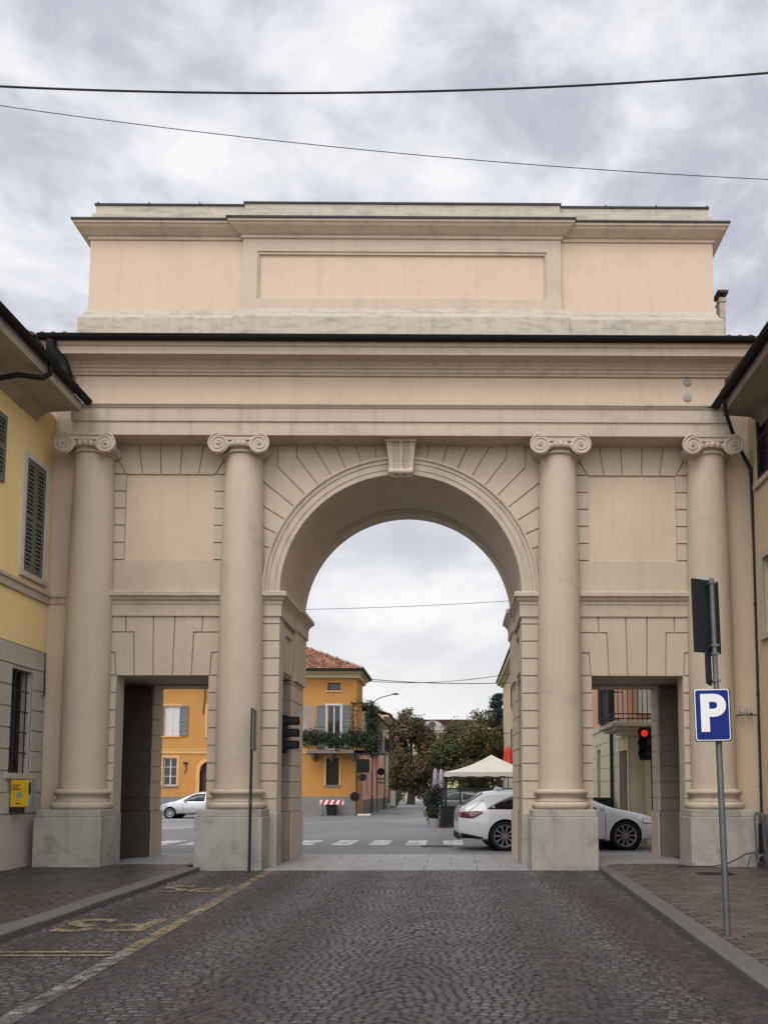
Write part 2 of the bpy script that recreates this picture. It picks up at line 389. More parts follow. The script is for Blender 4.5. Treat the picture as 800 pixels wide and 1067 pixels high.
for s in (-1, 1):
    X = lambda o: XC+s*o
    for k in range(-7, 1):                                       # quoins beside the doorway
        z = DT+.328*k
        groove(X(DO+DH-.01), z, X(5.75), z); groove(X(DO-DH+.01), z, X(3.0), z)
    for k in range(-7, 4):                                       # quoins of the great arch pier
        groove(X(2.95), DT+.328*k-.004, X(RA-.01), DT+.328*k-.004)
    c = DO
    for o in (-.18, .18): groove(X(c+o), DT-.01, X(c+o*1.12), 4.705)                 # flat arch over the doorway
    for o in (-1, 1):
        groove(X(c+o*.53), DT-.01, X(c+o*.56), 4.385); groove(X(c+o*.56), 4.385, X(c+o*1.3), 4.385)
        groove(X(c+o*.71), 4.385, X(c+o*.72), 4.705); groove(X(c+o*.875), DT, X(c+o*.9), 4.0); groove(X(c+o*.9), 4.0, X(c+o*1.3), 4.0)
    c = PO
    for o in (-.18, .18, -.53, .53): groove(X(c+o), 7.43, X(c+o*1.17), 8.02)           # flat arch over the niche
    for o in (-1, 1): groove(X(c+o*.845), 7.43, X(c+o*1.06), 7.80); groove(X(c+o*1.06), 7.80, X(c+o*1.06), 8.02)
    for k in range(6):
        z = 7.43-.332*k; groove(X(c+PH), z, X(5.75), z); groove(X(c-PH), z, X(3.0), z)
    for k in range(10):                                          # fan of voussoirs round the arch
        a = R(10.4+6.75*k); sx, cz = math.sin(a), math.cos(a); r0 = 2.585
        x0, z0 = r0*sx, SPR+r0*cz
        if k < 4: r1 = (8.02-SPR)/cz; groove(X(x0), z0, X(r1*sx), SPR+r1*cz)
        elif k < 6:
            xe = 2.0 if k == 4 else 2.36; ze = SPR+xe*cz/sx
            groove(X(x0), z0, X(xe), ze); groove(X(xe), ze, X(xe), 8.02)
        else: groove(X(x0), z0, X(2.96), SPR+2.96*cz/sx)
    grooves.box(X(PO)-PH, X(PO)+PH, YW-.05, YW+.045, 5.755, 7.435)  # the niche itself
cutter = grooves.build('cutter', 'stone', None, weld=False)
cut(front, cutter)
for s in (-1, 1):
    b = MB(); b.box(XC+s*PO-PH+.004, XC+s*PO+PH-.004, YW+.036, YW+.06, 5.758, 7.432); b.build('niche_panel', 'pink', gate)
    b = MB()                                                     # plain pink side strips beyond the outer columns
    x0, x1 = (WL, XC-5.83) if s < 0 else (XC+5.83, WR)
    b.box(x0, x1, YW-.012, YW-.001, 1.02, 9.3); b.build('side_strip', 'pink', gate)
# body behind the front wall ---------------------------------------------------
b = MB(); mid = [(WL,3.66)]+arch_pts(2.31, 48, 3.66)+[(WR,3.66),(WR,9.62),(WL,9.62)]
b.prism([(x,YW+.35,z) for x,z in mid], (0,1.5,0)); b.build('vault', 'stone', gate)
b = MB(); rear = [(WL,3.62)]+arch_pts(RA, 48, 3.62)+[(WR,3.62),(WR,9.62),(WL,9.62)]
b.prism([(x,YB-.5,z) for x,z in rear], (0,.5,0)); b.build('rear_wall', 'stone', gate)
def rusticated(b, x0, x1, y0, y1, z0, z1, h=.328, base=1.0):
    g = .022; b.box(x0+.018, x1-.018, y0+.018, y1-.018, z0, z1)
    b.box(x0-.03, x1+.03, y0-.03, y1+.03, z0, base); z = base+.004
    first = True
    while z < z1-.02:
        zt = min(z1, z+(.27 if first else h)); first = False
        b.box(x0, x1, y0, y1, z+g/2, zt-g/2); z = zt
for s in (-1, 1):
    f = lambda a, c: (min(XC+s*a, XC+s*c), max(XC+s*a, XC+s*c))
    b = MB(); rusticated(b, *f(RA, DO-DH), 15.5, YB, 0, 3.64); b.build('inner_rear_pier', 'stone', gate)
    b = MB(); rusticated(b, *f(DO+DH, 6.64), YB-.5, YB, 0, 3.64); b.build('outer_rear_pier', 'stone', gate)
    b = MB(); b.box(*f(6.3, 6.64), YW+.35, YB-.5, 0, 3.7); b.build('passage_wall', 'soot', gate)  # its dark colour is painted shade of the deep passage
    b = MB(); rusticated(b, *f(DO+DH+.03, 6.62), YB-.62, YB-.51, .07, 3.6); b.build('passage_lining', 'soot' if s < 0 else 'grime', gate)  # added dark panel, paints shade over the front of the outer rear pier
    # raised plinth of the front wall
    b = MB(); b.box(*f(RA-.02, DO-DH+.02), YW-.045, YW+.36, 0, 1.0); b.build('wall_plinth', 'plinth', gate, bevel=.012)
    b = MB(); b.box(*f(DO+DH-.02, 6.6), YW-.045, YW+.36, 0, 1.0); b.build('wall_plinth', 'plinth', gate, bevel=.012)
IMP = [(-.02,4.68),(.035,4.685),(.035,4.90),(.05,4.915),(.05,4.965),(.085,4.99),(.10,5.03),(.145,5.05),(.145,5.125),(.12,5.145),(-.02,5.15)]
xl, xr = XC-RA, XC+RA
b = MB(); b.sweep(IMP, [(xl-.5,YW),(xl,YW),(xl,YB),(xl-.6,YB)]); b.build('impost', 'stone2', gate, bevel=.006)
b = MB(); b.sweep(IMP, [(xr+.6,YB),(xr,YB),(xr,YW),(xr+.5,YW)]); b.build('impost', 'stone2', gate, bevel=.006)
M['halfgrime'] = plaster('half_grimy_plaster', (.33,.275,.215), .15, (.12,.10,.08), .5, .47, .7, .4)  # plaster colour with the weaker shade between the piers painted in
for s in (-1, 1):                                                # rear impost stands a little further into the arch
    x = XC+s*RA; xi = x-s*.05; a, c = sorted((xi, x+s*.3)); b = MB(); b.box(a, c, 15.62, YB+.02, 3.66, 4.69); b.build('rear_pier_head', 'stone', gate)
    p = [(x+s*.3,15.62),(xi,15.62),(xi,YB+.02),(x+s*.6,YB+.02)]
    b = MB(); b.sweep(IMP, p if s < 0 else p[::-1]); b.build('rear_impost', 'stone2', gate, bevel=.005)
    a, c = sorted((XC+s*(RA+.03), XC+s*(DO-DH-.03))); b = MB(); rusticated(b, a, c, 15.40, 15.46, .05, 3.6); b.build('passage_lining', 'halfgrime', gate)  # last panel added to paint shade over the inner rear pier's front
for s in (-1, 1):
    a, c = sorted((XC+s*3.1, XC+s*5.6))
    b = MB(); b.sweep(IMP, [(a,YW),(c,YW)]); b.build('string_course', 'stone2', gate, bevel=.006)
    b = MB(); x = XC+s*2.31; x0, x1 = sorted((x, x-s*.05))                     # frame on the jamb above the side opening
    b.box(x0, x1, YW+.4, 15.45, 3.7, 3.82); b.box(x0, x1, YW+.4, 15.45, 4.45, 4.56); b.box(x0, x1, YW+.4, YW+.52, 3.82, 4.45); b.box(x0, x1, 15.33, 15.45, 3.82, 4.45)
    b.build('jamb_panel', 'stone2', gate, bevel=.006)
b = MB(); b.sweep([(-.01,4.9),(.04,4.91),(.05,5.0),(.09,5.03),(.09,5.08),(-.01,5.10)], [(WL,YW),(XC-6.1,YW)]); b.build('string_course', 'stone2', gate)
# archivolt and keystone
def ring(b, prof, n=72, spr=SPR):
    m_ = len(prof); vs = []; fs = []
    for i in range(n+1):
        a = math.pi*i/n
        for r, y in prof: vs.append((XC-r*math.cos(a), y, spr+r*math.sin(a)))
    for i in range(n):
        for q in range(m_-1): fs.append((i*m_+q,(i+1)*m_+q,(i+1)*m_+q+1,i*m_+q+1))
    fs += [tuple(range(m_)), tuple(n*m_+q for q in range(m_))]
    b.idx(vs, fs)
b = MB(); ring(b, [(RA+.001,YW+.02),(RA+.001,YW-.05),(2.36,YW-.05),(2.365,YW-.065),(2.475,YW-.065),(2.48,YW-.085),(2.53,YW-.09),(2.555,YW-.125),(2.59,YW-.125),(2.595,YW+.02)])
b.build('archivolt', 'stone2', gate, smooth=30)
b = MB(); ring(b, [(RA-.035,YB-.42),(RA-.035,YB-.06),(RA+.05,YB-.06),(RA+.05,YB-.42),(RA-.035,YB-.42)]); b.build('rear_arch_ring', 'stone2', gate, smooth=30)
b = MB()
ks = [(7.99,.30),(7.93,.31),(7.88,.27),(7.75,.235),(7.60,.20),(7.50,.19),(7.45,.23),(7.40,.25),(7.35,.235),(7.315,.19)]
for x0, x1, e in ((-1,-.62,0),(-.62,-.10,-.035),(-.10,.10,.012),(.10,.62,-.035),(.62,1,0)):
    vs = []; fs = []
    for z, o in ks:
        hw = .205+(z-7.315)*.105
        vs += [(XC+x0*hw, YW-o-e, z),(XC+x1*hw, YW-o-e, z),(XC+x1*hw, YW+.02, z),(XC+x0*hw, YW+.02, z)]
    n = len(ks)
    for i in range(n-1):
        for q in range(4): fs.append((i*4+q,i*4+(q+1)%4,(i+1)*4+(q+1)%4,(i+1)*4+q))
    fs += [(0,1,2,3), tuple((n-1)*4+q for q in range(4))]
    b.idx(vs, fs)
key = b.build('keystone', 'stone2', gate, weld=False)
b = MB(); b.lathe([(.001,-.235),(.05,-.235),(.05,.235),(.001,.235)], (XC, YW-.225, 7.40), 16, 'X'); b.build('scroll', 'stone2', key, smooth=40)
b = MB(); b.box(XC-.30, XC+.30, YW-.34, YW, 7.945, 7.985); b.build('keystone_cap', 'stone2', key)
# columns
YC = 14.15
def make_column(dx):
    cx = XC+dx; b = MB()
    pr = [(.41,1.42),(.42,1.44),(.412,1.48),(.405,1.6),(.405,3.3),(.398,4.4),(.384,5.6),(.364,6.7),(.340,7.6),(.337,7.70)]
    b.lathe(pr, (cx,YC,0), 48); c = b.build('column', 'stone', gate, smooth=40)
    b = MB(); t = lambda z, r, h: [(r+h*math.cos(a), z+h*math.sin(a)) for a in [R(-90+20*k) for k in range(10)]]
    b.lathe([(.40,1.08)]+t(1.15,.46,.07)+[(.47,1.228),(.47,1.245),(.425,1.262),(.418,1.295),(.435,1.328),(.46,1.335),(.46,1.345)]+t(1.39,.445,.045)+[(.43,1.445),(.40,1.45)], (cx,YC,0), 48)
    b.build('column_base', 'stone2', c, smooth=35)
    b = MB(); b.box(cx-.60, cx+.585, YC-.53, YC+.12, 0, .955); b.box(cx-.575, cx+.56, YC-.51, YC+.12, .955, 1.085); b.build('pedestal', 'plinth', c, bevel=.014)
    b = MB()
    b.lathe([(.36,7.66),(.385,7.675),(.39,7.695),(.375,7.715),(.36,7.72),(.37,7.74),(.42,7.81),(.43,7.86),(.40,7.88)], (cx,YC,0), 40)
    b.box(cx-.43, cx+.43, YC-.44, YC+.1, 7.945, 7.987); b.box(cx-.41, cx+.41, YC-.42, YC+.1, 7.915, 7.945)
    b.box(cx-.36, cx+.36, YC-.425, YC+.1, 7.865, 7.915)
    for s in (-1, 1):
        vx = cx+s*.375; vz = 7.795
        b.lathe([(.001,-.43),(.165,-.43),(.185,-.425),(.19,-.41),(.18,-.395),(.13,-.34),(.10,-.25),(.10,.1)], (vx,YC,vz), 28, 'Y', cap=False)
        sp = []
        for i in range(60):
            q = i/59; a = R(90)+s*-1*q*2*math.pi*2.4; r = .172*(1-q)**.9+.02
            sp.append((vx+r*math.cos(a)*1, YC-.432, vz+r*math.sin(a)))
        b.tube(sp, [.019*(1-.55*i/59) for i in range(60)], 6)
        b.ball((vx,YC-.435,vz), .03, 10)
    for k in range(-2, 3):
        a = R(-90+k*13.5); b.ball((cx+.425*math.cos(a), YC+.425*math.sin(a), 7.80), .046, 10, (1,1,1.35))
    for k in range(-3, 3):
        a = R(-90+(k+.5)*13.5); b.ball((cx+.43*math.cos(a), YC+.43*math.sin(a), 7.79), .015, 6, (1,1,3.5))
    b.build('capital', 'stone2', c, smooth=40, weld=False)
for dx in CO: make_column(dx)
# entablature ------------------------------------------------------------------
x0, x1, YE = XC-6.05, XC+6.07, 13.8
pth = [(x0,YB),(x0,YE),(x1,YE),(x1,YB)]
b = MB(); b.sweep([(-.5,7.99),(0,7.99),(0,8.24),(.028,8.245),(.028,8.485),(.05,8.50),(.07,8.53),(.085,8.535),(.085,8.575),(0,8.585)], pth, cap=False)
b.box(x0+.02, x1-.02, YE+.2, YB, 7.992, 8.2); b.build('architrave', 'stone2', gate, bevel=.004)
b = MB(); b.sweep([(-.012,8.56),(-.012,9.13)], pth, cap=False); b.build('frieze', 'pink', gate)
cp = [(-.02,9.12),(.035,9.125),(.035,9.16),(.06,9.17),(.075,9.22),(.105,9.235),(.105,9.26),(.15,9.30),(.165,9.33),(.34,9.345),(.345,9.335),(.37,9.335),(.375,9.47),(.40,9.48),(.42,9.52),(.44,9.53),(.44,9.565),(-.3,9.62)]
b = MB(); b.sweep(cp, pth, cap=False); b.build('cornice', 'stone2', gate, bevel=.004)
for (px, py) in ((716,398),(716,414)):
    X, Z = at(px, py, YE-.01); b = MB(); b.lathe([(.001,-.02),(.055,-.02),(.07,-.012),(.07,.02)], (X,YE,Z), 20, 'Y'); b.build('anchor_plate', 'plinth', gate, smooth=30)
b = MB()
gy = YE-.47
b.lathe([(.075,x0-.42),(.075,x1+.36)], (0,gy,9.60), 14, 'X', R(180), R(360), cap=False)
b.lathe([(.068,x1+.36),(.068,x0-.42)], (0,gy,9.60), 14, 'X', R(180), R(360), cap=False)
b.box(x0-.42, x1+.36, gy-.085, gy-.07, 9.595, 9.615); b.box(x0-.44, x0-.42, gy-.075, gy+.075, 9.525, 9.61); b.box(x1+.36, x1+.38, gy-.075, gy+.075, 9.525, 9.61)
b.build('gutter', 'gutter', gate, smooth=40)
b = MB(); b.tube([(x0-.2,gy,9.52),(x0-.22,gy+.02,9.38),(x0-.1,gy+.16,9.2),(x0-.04,gy+.22,9.0),(x0-.10,gy+.1,8.82),(x0-.2,gy,8.62),(x0-.28,gy-.03,8.40)], [.085,.10,.125,.13,.11,.125,.12], 12); b.build('gutter_elbow', 'gutter', gate, smooth=50)
# tiled lower roof, seen only beyond the ends of the attic
def tile_roof(name, P, na, ns, tile_w, tile_l, parent, cols, rr):
    """pantiles: P(a, s, h) gives a point at a along the eave, s up the slope, h above it"""
    b = MB(); seg = 4
    for i in range(na):
        for j in range(ns):
            c = rr.choice(cols); k = rr.uniform(.7, 1.15); b.tint = tuple(x*k for x in c)
            A0, S0 = i*tile_w, j*tile_l; lift = .03
            pts = []
            for q in range(seg+1):
                u = q/seg; h = math.sin(u*math.pi)*tile_w*.33
                pts.append((A0+u*tile_w, h))
            for q in range(seg):
                (a, h), (a2, h2) = pts[q], pts[q+1]
                b.poly([P(a,S0-.03,h+lift), P(a2,S0-.03,h2+lift), P(a2,S0+tile_l,h2), P(a,S0+tile_l,h)])
            b.poly([P(a, S0-.03, h+lift) for a, h in pts])
    b.tint = (.1,.06,.045)
    b.poly([P(0,0,-.02),P(na*tile_w,0,-.02),P(na*tile_w,ns*tile_l,-.02),P(0,ns*tile_l,-.02)])
    return b.build(name, 'tile', parent, weld=False)
TC = [(.34,.13,.07),(.28,.11,.065),(.38,.17,.10),(.22,.10,.07),(.30,.16,.11),(.17,.09,.07)]
for a0, a1 in ((x0-.9, XC-5.9), (XC+5.9, x1+.95)):
    sl = (.0, .955, .296)
    rf = tile_roof('roof', lambda a, s, h, a0=a0: (a0+a, 13.42+s*.955-h*.29, 9.63+s*.29+h*.955), int((a1-a0)/.2), 8, .2, .34, gate, TC, rng)
# attic -------------------------------------------------------------------------
L_, R_, YA = XC-6.0, XC+6.0, 14.1; BR = 3.05
ap = [(L_,YB),(L_,YA),(XC-BR,YA),(XC-BR,YA-.07),(XC+BR,YA-.07),(XC+BR,YA),(R_,YA),(R_,YB)]
b = MB(); b.box(L_, R_, YA, YB, 9.5, 12.4); attic = b.build('attic', 'pink', gate)
b = MB(); b.sweep([(-.02,9.5),(.13,9.5),(.13,10.36),(.115,10.40),(.07,10.46),(.06,10.50),(.012,10.60),(-.02,10.61)], ap, cap=False); b.build('attic_base', 'weather', attic, bevel=.008)
Fa = Fr((XC,YA-.07), (1,0), (0,-1)); b = MB()
pz0, pz1 = AZ(420,312,YA-.05), AZ(420,263,YA-.05)
panel_wall(b, Fa, -BR, BR, 10.5, 12.1, [(-2.77,2.77,pz0,pz1)], .062)
for s in (-1,1): b.poly([Fa(s*BR,0,10.5),Fa(s*BR,-.08,10.5),Fa(s*BR,-.08,12.1),Fa(s*BR,0,12.1)])
fr = b.build('attic_frame', 'stone', attic)
b = MB()
for q in ((-2.77,2.77,pz1-.05,pz1),(-2.77,-2.735,pz0,pz1-.05),(2.735,2.77,pz0,pz1-.05)): b.fbox(Fa, q[0]+.002, q[1]-.002, -.06, -.02, q[2], q[3]-.002)
b.build('panel_moulding', 'stone2', fr)
b = MB(); b.box(XC-2.768, XC+2.768, YA-.012, YA-.004, pz0+.002, pz1-.002); b.build('attic_panel', 'pink', attic)
b = MB(); b.sweep([(-.02,12.0),(.03,12.0),(.035,12.055),(.07,12.065),(.12,12.10),(.19,12.145),(.215,12.185),(.24,12.19),(.24,12.25),(-.1,12.30)], ap, cap=False); b.build('attic_cornice', 'stone2', attic, bevel=.004)
b = MB(); b.sweep([(.242,12.235),(.262,12.235),(.267,12.268),(-.12,12.40)], ap, cap=False); b.build('flashing', 'flash', attic)
bp = [(L_+.05,YB),(L_+.05,YA+.06),(XC-BR,YA+.06),(XC-BR,YA-.01),(XC+BR,YA-.01),(XC+BR,YA+.06),(R_-.05,YA+.06),(R_-.05,YB)]
b = MB(); b.sweep([(-.3,12.3),(.05,12.3),(.05,12.555),(.04,12.57),(0,12.575),(0,12.76),(-.3,12.76)], bp, cap=False); b.build('blocking_course', 'weather', attic, bevel=.006)
b = MB(); b.sweep([(-.3,12.755),(.02,12.757),(.025,12.79),(-.3,12.80)], bp, cap=False)
b.box(L_+.3, R_-.3, YA+.25, YB, 12.6, 12.78)
for k in range(13):
    x = L_+.1+k*.985; b.box(x-.012, x+.012, YA+.02, YA+.3, 12.79, 12.803)
b.build('coping', 'flash', attic)
b = MB(); cx0 = AX(746,320,15.2); cz = AZ(750,307,15.2)
b.box(cx0+.03, cx0+.15, 15.1, 15.3, 9.8, cz-.12); b.box(cx0+.01, cx0+.17, 15.08, 15.32, cz-.22, cz-.19); ch = b.build('chimney', 'weather', gate)
b = MB(); b.box(cx0-.02, cx0+.20, 15.04, 15.36, cz-.05, cz); b.box(cx0+.035, cx0+.06, 15.12, 15.28, cz-.13, cz-.05); b.box(cx0+.12, cx0+.145, 15.12, 15.28, cz-.13, cz-.05); b.build('chimney_cap', 'flash', ch)
# insulator bracket on the right-hand strip
X, Z = at(782, 738, YW-.1); b = MB()
b.tube([(X-.25,YW-.16,Z-.13),(X+.08,YW-.16,Z-.13)], .012, 6); b.tube([(X-.25,YW,Z-.13),(X-.25,YW-.16,Z-.13)], .012, 6); b.tube([(X+.0,YW,Z-.02),(X+.0,YW-.16,Z-.13)], .012, 6)
br = b.build('insulator_bracket', 'iron', gate)
b = MB()
for dx in (-.19,-.06): b.lathe([(.012,-.13),(.035,-.10),(.035,-.04),(.022,-.02),(.03,.02),(.01,.05)], (X+dx,YW-.16,Z), 10)
b.build('insulator', 'ceramic', br, smooth=50)

# ================================================================== HOUSES BESIDE THE GATE
def atX(px, py, X):
    d = fw*F_PX + rt*(px-PPX) - up*(py-PPY); t = X/d.x
    return d.y*t, CAM_H+d.z*t
def rust_front(b, F, a0, a1, z0, z1, h, holes, d=.03, gap=.02, cols=None):
    z = z0
    while z < z1-.05:
        zt = min(z1, z+h); cuts = [(hh[0],hh[1]) for hh in holes if hh[2] < zt-.01 and hh[3] > z+.01]
        segs = [(a0,a1)]
        for c0, c1 in cuts:
            ns = []
            for s0, s1 in segs:
                if c0 > s0+.02: ns.append((s0,min(c0,s1)))
                if c1 < s1-.02: ns.append((max(c1,s0),s1))
                if c1 <= s0 or c0 >= s1: ns = [q for q in ns if q != (s0,s1)]+[(s0,s1)]
            segs = [q for q in ns if q[1]-q[0] > .02]
        for s0, s1 in segs: b.fbox(F, s0, s1, -.01, d, z+gap/2, zt-gap/2)
        z = zt
def eave(F, a0, a1, D, z, root, over, matS='stone2', cove=.35):
    """boxed eave: cove, soffit, fascia as one moulding, a half-round gutter and a tiled roof sloping away"""
    b = MB(); prof = [(0,z-.40),(.03,z-.39),(.04,z-.34),(.09,z-.29),(.15,z-.25),(.18,z-.245),(.185,z-.22),(over-.09,z-.19),(over-.085,z-.20),(over,z-.20),(over+.005,z-.02),(-.0,z-.01)]
    n = len(prof); vs = [F(a0,o,zz) for o, zz in prof]+[F(a1,o,zz) for o, zz in prof]
    b.idx(vs, [(i,i+1,n+i+1,n+i) for i in range(n-1)]+[tuple(range(n)), tuple(n+i for i in range(n))])
    e = b.build('eave', matS, root)
    b = MB(); seg = 10; r = .085; vs = []; fs = []
    for a in (a0-.05, a1+.05):
        for rr in (r, r-.008):
            for k in range(seg+1):
                t = math.pi+math.pi*k/seg; vs.append(F(a, over+.09+rr*math.cos(t), z+.03+rr*math.sin(t)))
    m_ = 2*(seg+1)
    for k in range(seg): fs += [(k,k+1,m_+k+1,m_+k), (seg+1+k,seg+2+k,m_+seg+2+k,m_+seg+1+k)]
    fs += [(0,seg+1,m_+seg+1,m_),(seg,2*seg+1,m_+2*seg+1,m_+seg), tuple(range(seg+1)), tuple(m_+k for k in range(seg+1))]
    b.idx(vs, fs)
    for k in range(int((a1-a0)/.8)):
        a = a1-.5-k*.8; b.fbox(F, a-.015, a+.015, over+.0, over+.185, z+.025, z+.035)
    b.build('gutter', 'gutter', root, smooth=40)
    w = .21; L = .4; ns = int((over+4.5)/L/.93)
    tile_roof('roof', lambda a, s, h: F(a0+a, over+.06-s*.93-h*.36, z+.05+s*.36+h*.93), int((a1-a0)/w), ns, w, L, root, TC, rng)
# --- yellow house on the left
XL = -7.6; FL = Fr((XL,0), (0,1), (1,0)); A0, A1 = 2.0, 14.22
yh = thing('yellow_house', 'yellow house with grey rusticated ground floor and closed louvred shutters left of the gate', 'house', (XL-4, 8, 0))
wy0, wz1 = atX(28, 482, XL); wy1, wz0 = atX(43.5, 605, XL); wz1 = atX(43.5, 488, XL)[1]
gy0, gz1 = atX(11.5, 699, XL); gy1, gz0 = atX(30, 806, XL); gz1 = atX(30, 700, XL)[1]
ups = [(wy0,wy1,wz0,wz1)]+[(y, y+.95, 5.3, 7.3) for y in (10.9, 8.2, 5.5, 2.8)]
los = [(gy0,gy1,gz0,gz1)]+[(y, y+.8, 1.75, 3.45) for y in (10.9, 8.2, 5.5, 2.8)]
zR, zE = 3.97, 8.54
b = MB(); panel_wall(b, FL, A0, A1, zR, zE, ups, .2); wall_body(b, FL, A0, A1, 0, zE, 8, 0); b.build('wall', 'yellow', yh)
b = MB(); panel_wall(b, FL, A0, A1, 0, zR, los, .28); b.poly([FL(A0,0,zR),FL(A1,0,zR),FL(A1,.035,zR+.0),FL(A0,.035,zR)])
rust_front(b, FL, A0, A1, 1.02, zR, .369, los); b.fbox(FL, A0, A1, -.01, .05, 0, 1.0); b.build('rusticated_base', 'greyrust', yh)
b = MB(); pr = [(-.01,4.88),(.05,4.89),(.06,5.0),(.10,5.03),(.10,5.09),(-.01,5.11)]; n = len(pr)
b.idx([FL(A0,o,z) for o, z in pr]+[FL(A1,o,z) for o, z in pr], [(i,i+1,n+i+1,n+i) for i in range(n-1)]+[tuple(range(n))]); b.build('string_course', 'stone2', yh)
for i, (a0, a1, z0, z1) in enumerate(ups):
    o = window(FL, a0, a1, z0, z1, yh, .16, 'frame', 'stone2', 1, 'frame', .10)
    for p, q in ((a0+.004,(a0+a1)/2-.004), ((a0+a1)/2+.004,a1-.004)):
        lb = MB(); louvre_leaf(lb, FL, p, q, -.02, z0+.01, z1-.01); lb.build('shutter', 'shutter', o)
sy, sz0 = atX(2.6, 503, XL); lb = MB(); louvre_leaf(lb, FL, sy-.5, sy, .012, sz0, sz0+1.15); lb.build('open_shutter', 'shutter', yh)
for a0, a1, z0, z1 in los:
    o = window(FL, a0, a1, z0, z1, yh, .24, 'wood', 'greyrust', 1, None)
    gb = MB(); n = 4
    for k in range(n): a = a0+(a1-a0)*(k+.5)/n; gb.tube([FL(a,-.06,z0),FL(a,-.06,z1)], .011, 6)
    for k in range(1, 5): z = z0+(z1-z0)*k/5; gb.tube([FL(a0,-.06,z),FL(a1,-.06,z)], .011, 6)
    gb.build('iron_grille', 'iron', o)
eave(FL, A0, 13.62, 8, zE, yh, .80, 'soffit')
b = MB(); b.tube([FL(12.35,.89,zE-.03),FL(12.35,.89,zE-.2),FL(12.3,.80,zE-.30),FL(12.1,.5,zE-.36),FL(12.0,.16,zE-.50),FL(12.0,.08,zE-.7),FL(12.0,.08,.3)], .042, 10); 
b.build('downpipe', 'gutter', yh, smooth=50)
b = MB(); b.tube([FL(14.16,.03,3.95),FL(14.17,.045,3.2),FL(14.1,.05,3.15)], .012, 6); b.build('cable_duct', 'iron', yh)
# --- the house on the right
XR = 5.66; FRt = Fr((XR,0), (0,1), (-1,0))
rh = thing('ochre_house', 'dull yellow house with dark shutters and a dark downpipe right of the gate', 'house', (XR+4, 8, 0))
a1_, z1_ = atX(787, 418, XR); z0_ = atX(787, 506, XR)[1]
b1_, y1_ = atX(794.5, 582, XR); y0_ = atX(794.5, 662, XR)[1]
upr = [(a1_-1.0,a1_,z0_,z1_)]+[(y,y+1.0,z0_,z1_) for y in (9.8,7.0,4.2)]
lor = [(b1_-1.0,b1_,y0_,y1_)]+[(y,y+1.0,y0_,y1_) for y in (9.6,6.8,4.0)]
zE2 = 8.5; b = MB(); panel_wall(b, FRt, 2.0, 14.22, 0, zE2, upr+lor, .2); wall_body(b, FRt, 2.0, 14.22, 0, zE2, 8, 0); b.build('wall', 'ochre', rh)
b = MB(); b.fbox(FRt, 2.0, 14.2, -.01, .03, 0, 1.0); b.build('plinth', 'greyplinth', rh)
for a0, a1, z0, z1 in upr:
    o = window(FRt, a0, a1, z0, z1, rh, .16, 'wood', 'stone2', 1, 'ochre', .12)
    for p, q in ((a0+.004,(a0+a1)/2-.004), ((a0+a1)/2+.004,a1-.004)):
        lb = MB(); louvre_leaf(lb, FRt, p, q, -.02, z0+.01, z1-.01); lb.build('shutter', 'darkshutter', o)
for a0, a1, z0, z1 in lor: window(FRt, a0, a1, z0, z1, rh, .2, 'wood', 'stone2', 1, 'greyrust', .12)
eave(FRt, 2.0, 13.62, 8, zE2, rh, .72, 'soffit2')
b = MB(); dx = AX(787.5, 640, 14.1)
b.tube([(4.86,13.3,8.45),(4.92,13.4,8.30),(5.15,13.75,8.12),(5.36,13.98,7.9),(dx-.02,14.1,7.5),(dx,14.1,6.0),(dx,14.1,.15)], .034, 10)
for z in (1.5,3.2,4.9,6.6): b.lathe([(.035,-.02),(.045,-.02),(.045,.02),(.035,.02)], (dx,14.1,z), 12)
b.build('downpipe', 'iron', rh, smooth=40)
# cable hanging off the gate beside the right-hand house
X, Z = at(731, 424, YE-.06); b = MB(); b.tube([(X,YE-.03,Z),(X+.15,YE-.06,Z-.0),(X+.35,YE-.2,Z+.06),(4.95,13.2,Z+.22),(5.2,12.6,Z+.30),(5.60,11.8,Z+.35)], .022, 6)
tag(b.build('dangling_cable', 'iron', None, loc=(X,YE,Z)), 'short dark cable sagging from the frieze to the eave of the right house', 'cable')
X0, Z0 = at(700, 916, 13.4); b = MB()
pts = [at(px, py, 13.5) for px, py in ((705,912),(742,904),(757,900),(768,895),(776,890),(786,888),(795,886))]
b.tube([(X,13.5-.0,max(.1,Z)) for X, Z in pts], .011, 6); tag(b.build('loose_wire', 'iron', None, loc=(X0,13.5,.1)), 'thin loose wire lying across the foot of the rightmost pedestal', 'wire')
# --- yellow dispenser box on the left wall
yb = thing('wall_box', 'yellow metal box with grey side hung on the grey wall at left', 'wall box', (XL+.03, 13.2, 1.1))
bx0, bz1 = at(14.8, 812.5, 13.2); bx1, bz0 = at(32.5, 841, 13.2); bx0 = XL+.055
b = MB(); b.box(bx0, bx1-.045, 13.2, 13.30, bz0, bz1); b.build('body', 'boxyellow', yb, bevel=.01)
b = MB(); b.box(bx1-.043, bx1, 13.19, 13.31, bz0+.01, bz1-.015); b.build('side_panel', 'greyblue', yb, bevel=.006)
b = MB(); b.box(bx1-.035, bx1-.008, 13.178, 13.19, bz0+.22, bz1-.05); b.build('slot', 'black', yb)
b = MB(); cxm = (bx0+bx1-.05)/2; b.lathe([(.001,-.006),(.05,-.006),(.05,.004)], (cxm-.0,13.196,(bz0+bz1)/2-.03), 20, 'Y'); b.build('emblem', 'greyblue', yb)
b = MB()
for i, (z, w) in enumerate(((.10,.12),(.135,.10),(.17,.13))):
    x = bx0+.03
    while x < bx0+.03+w: q = rng.uniform(.012,.03); b.box(x, x+q, 13.194, 13.2, bz1-z, bz1-z+.016); x += q+.008
b.box(bx0+.1, bx0+.16, 13.194, 13.2, bz0+.05, bz0+.075); b.build('lettering', 'wood', yb)
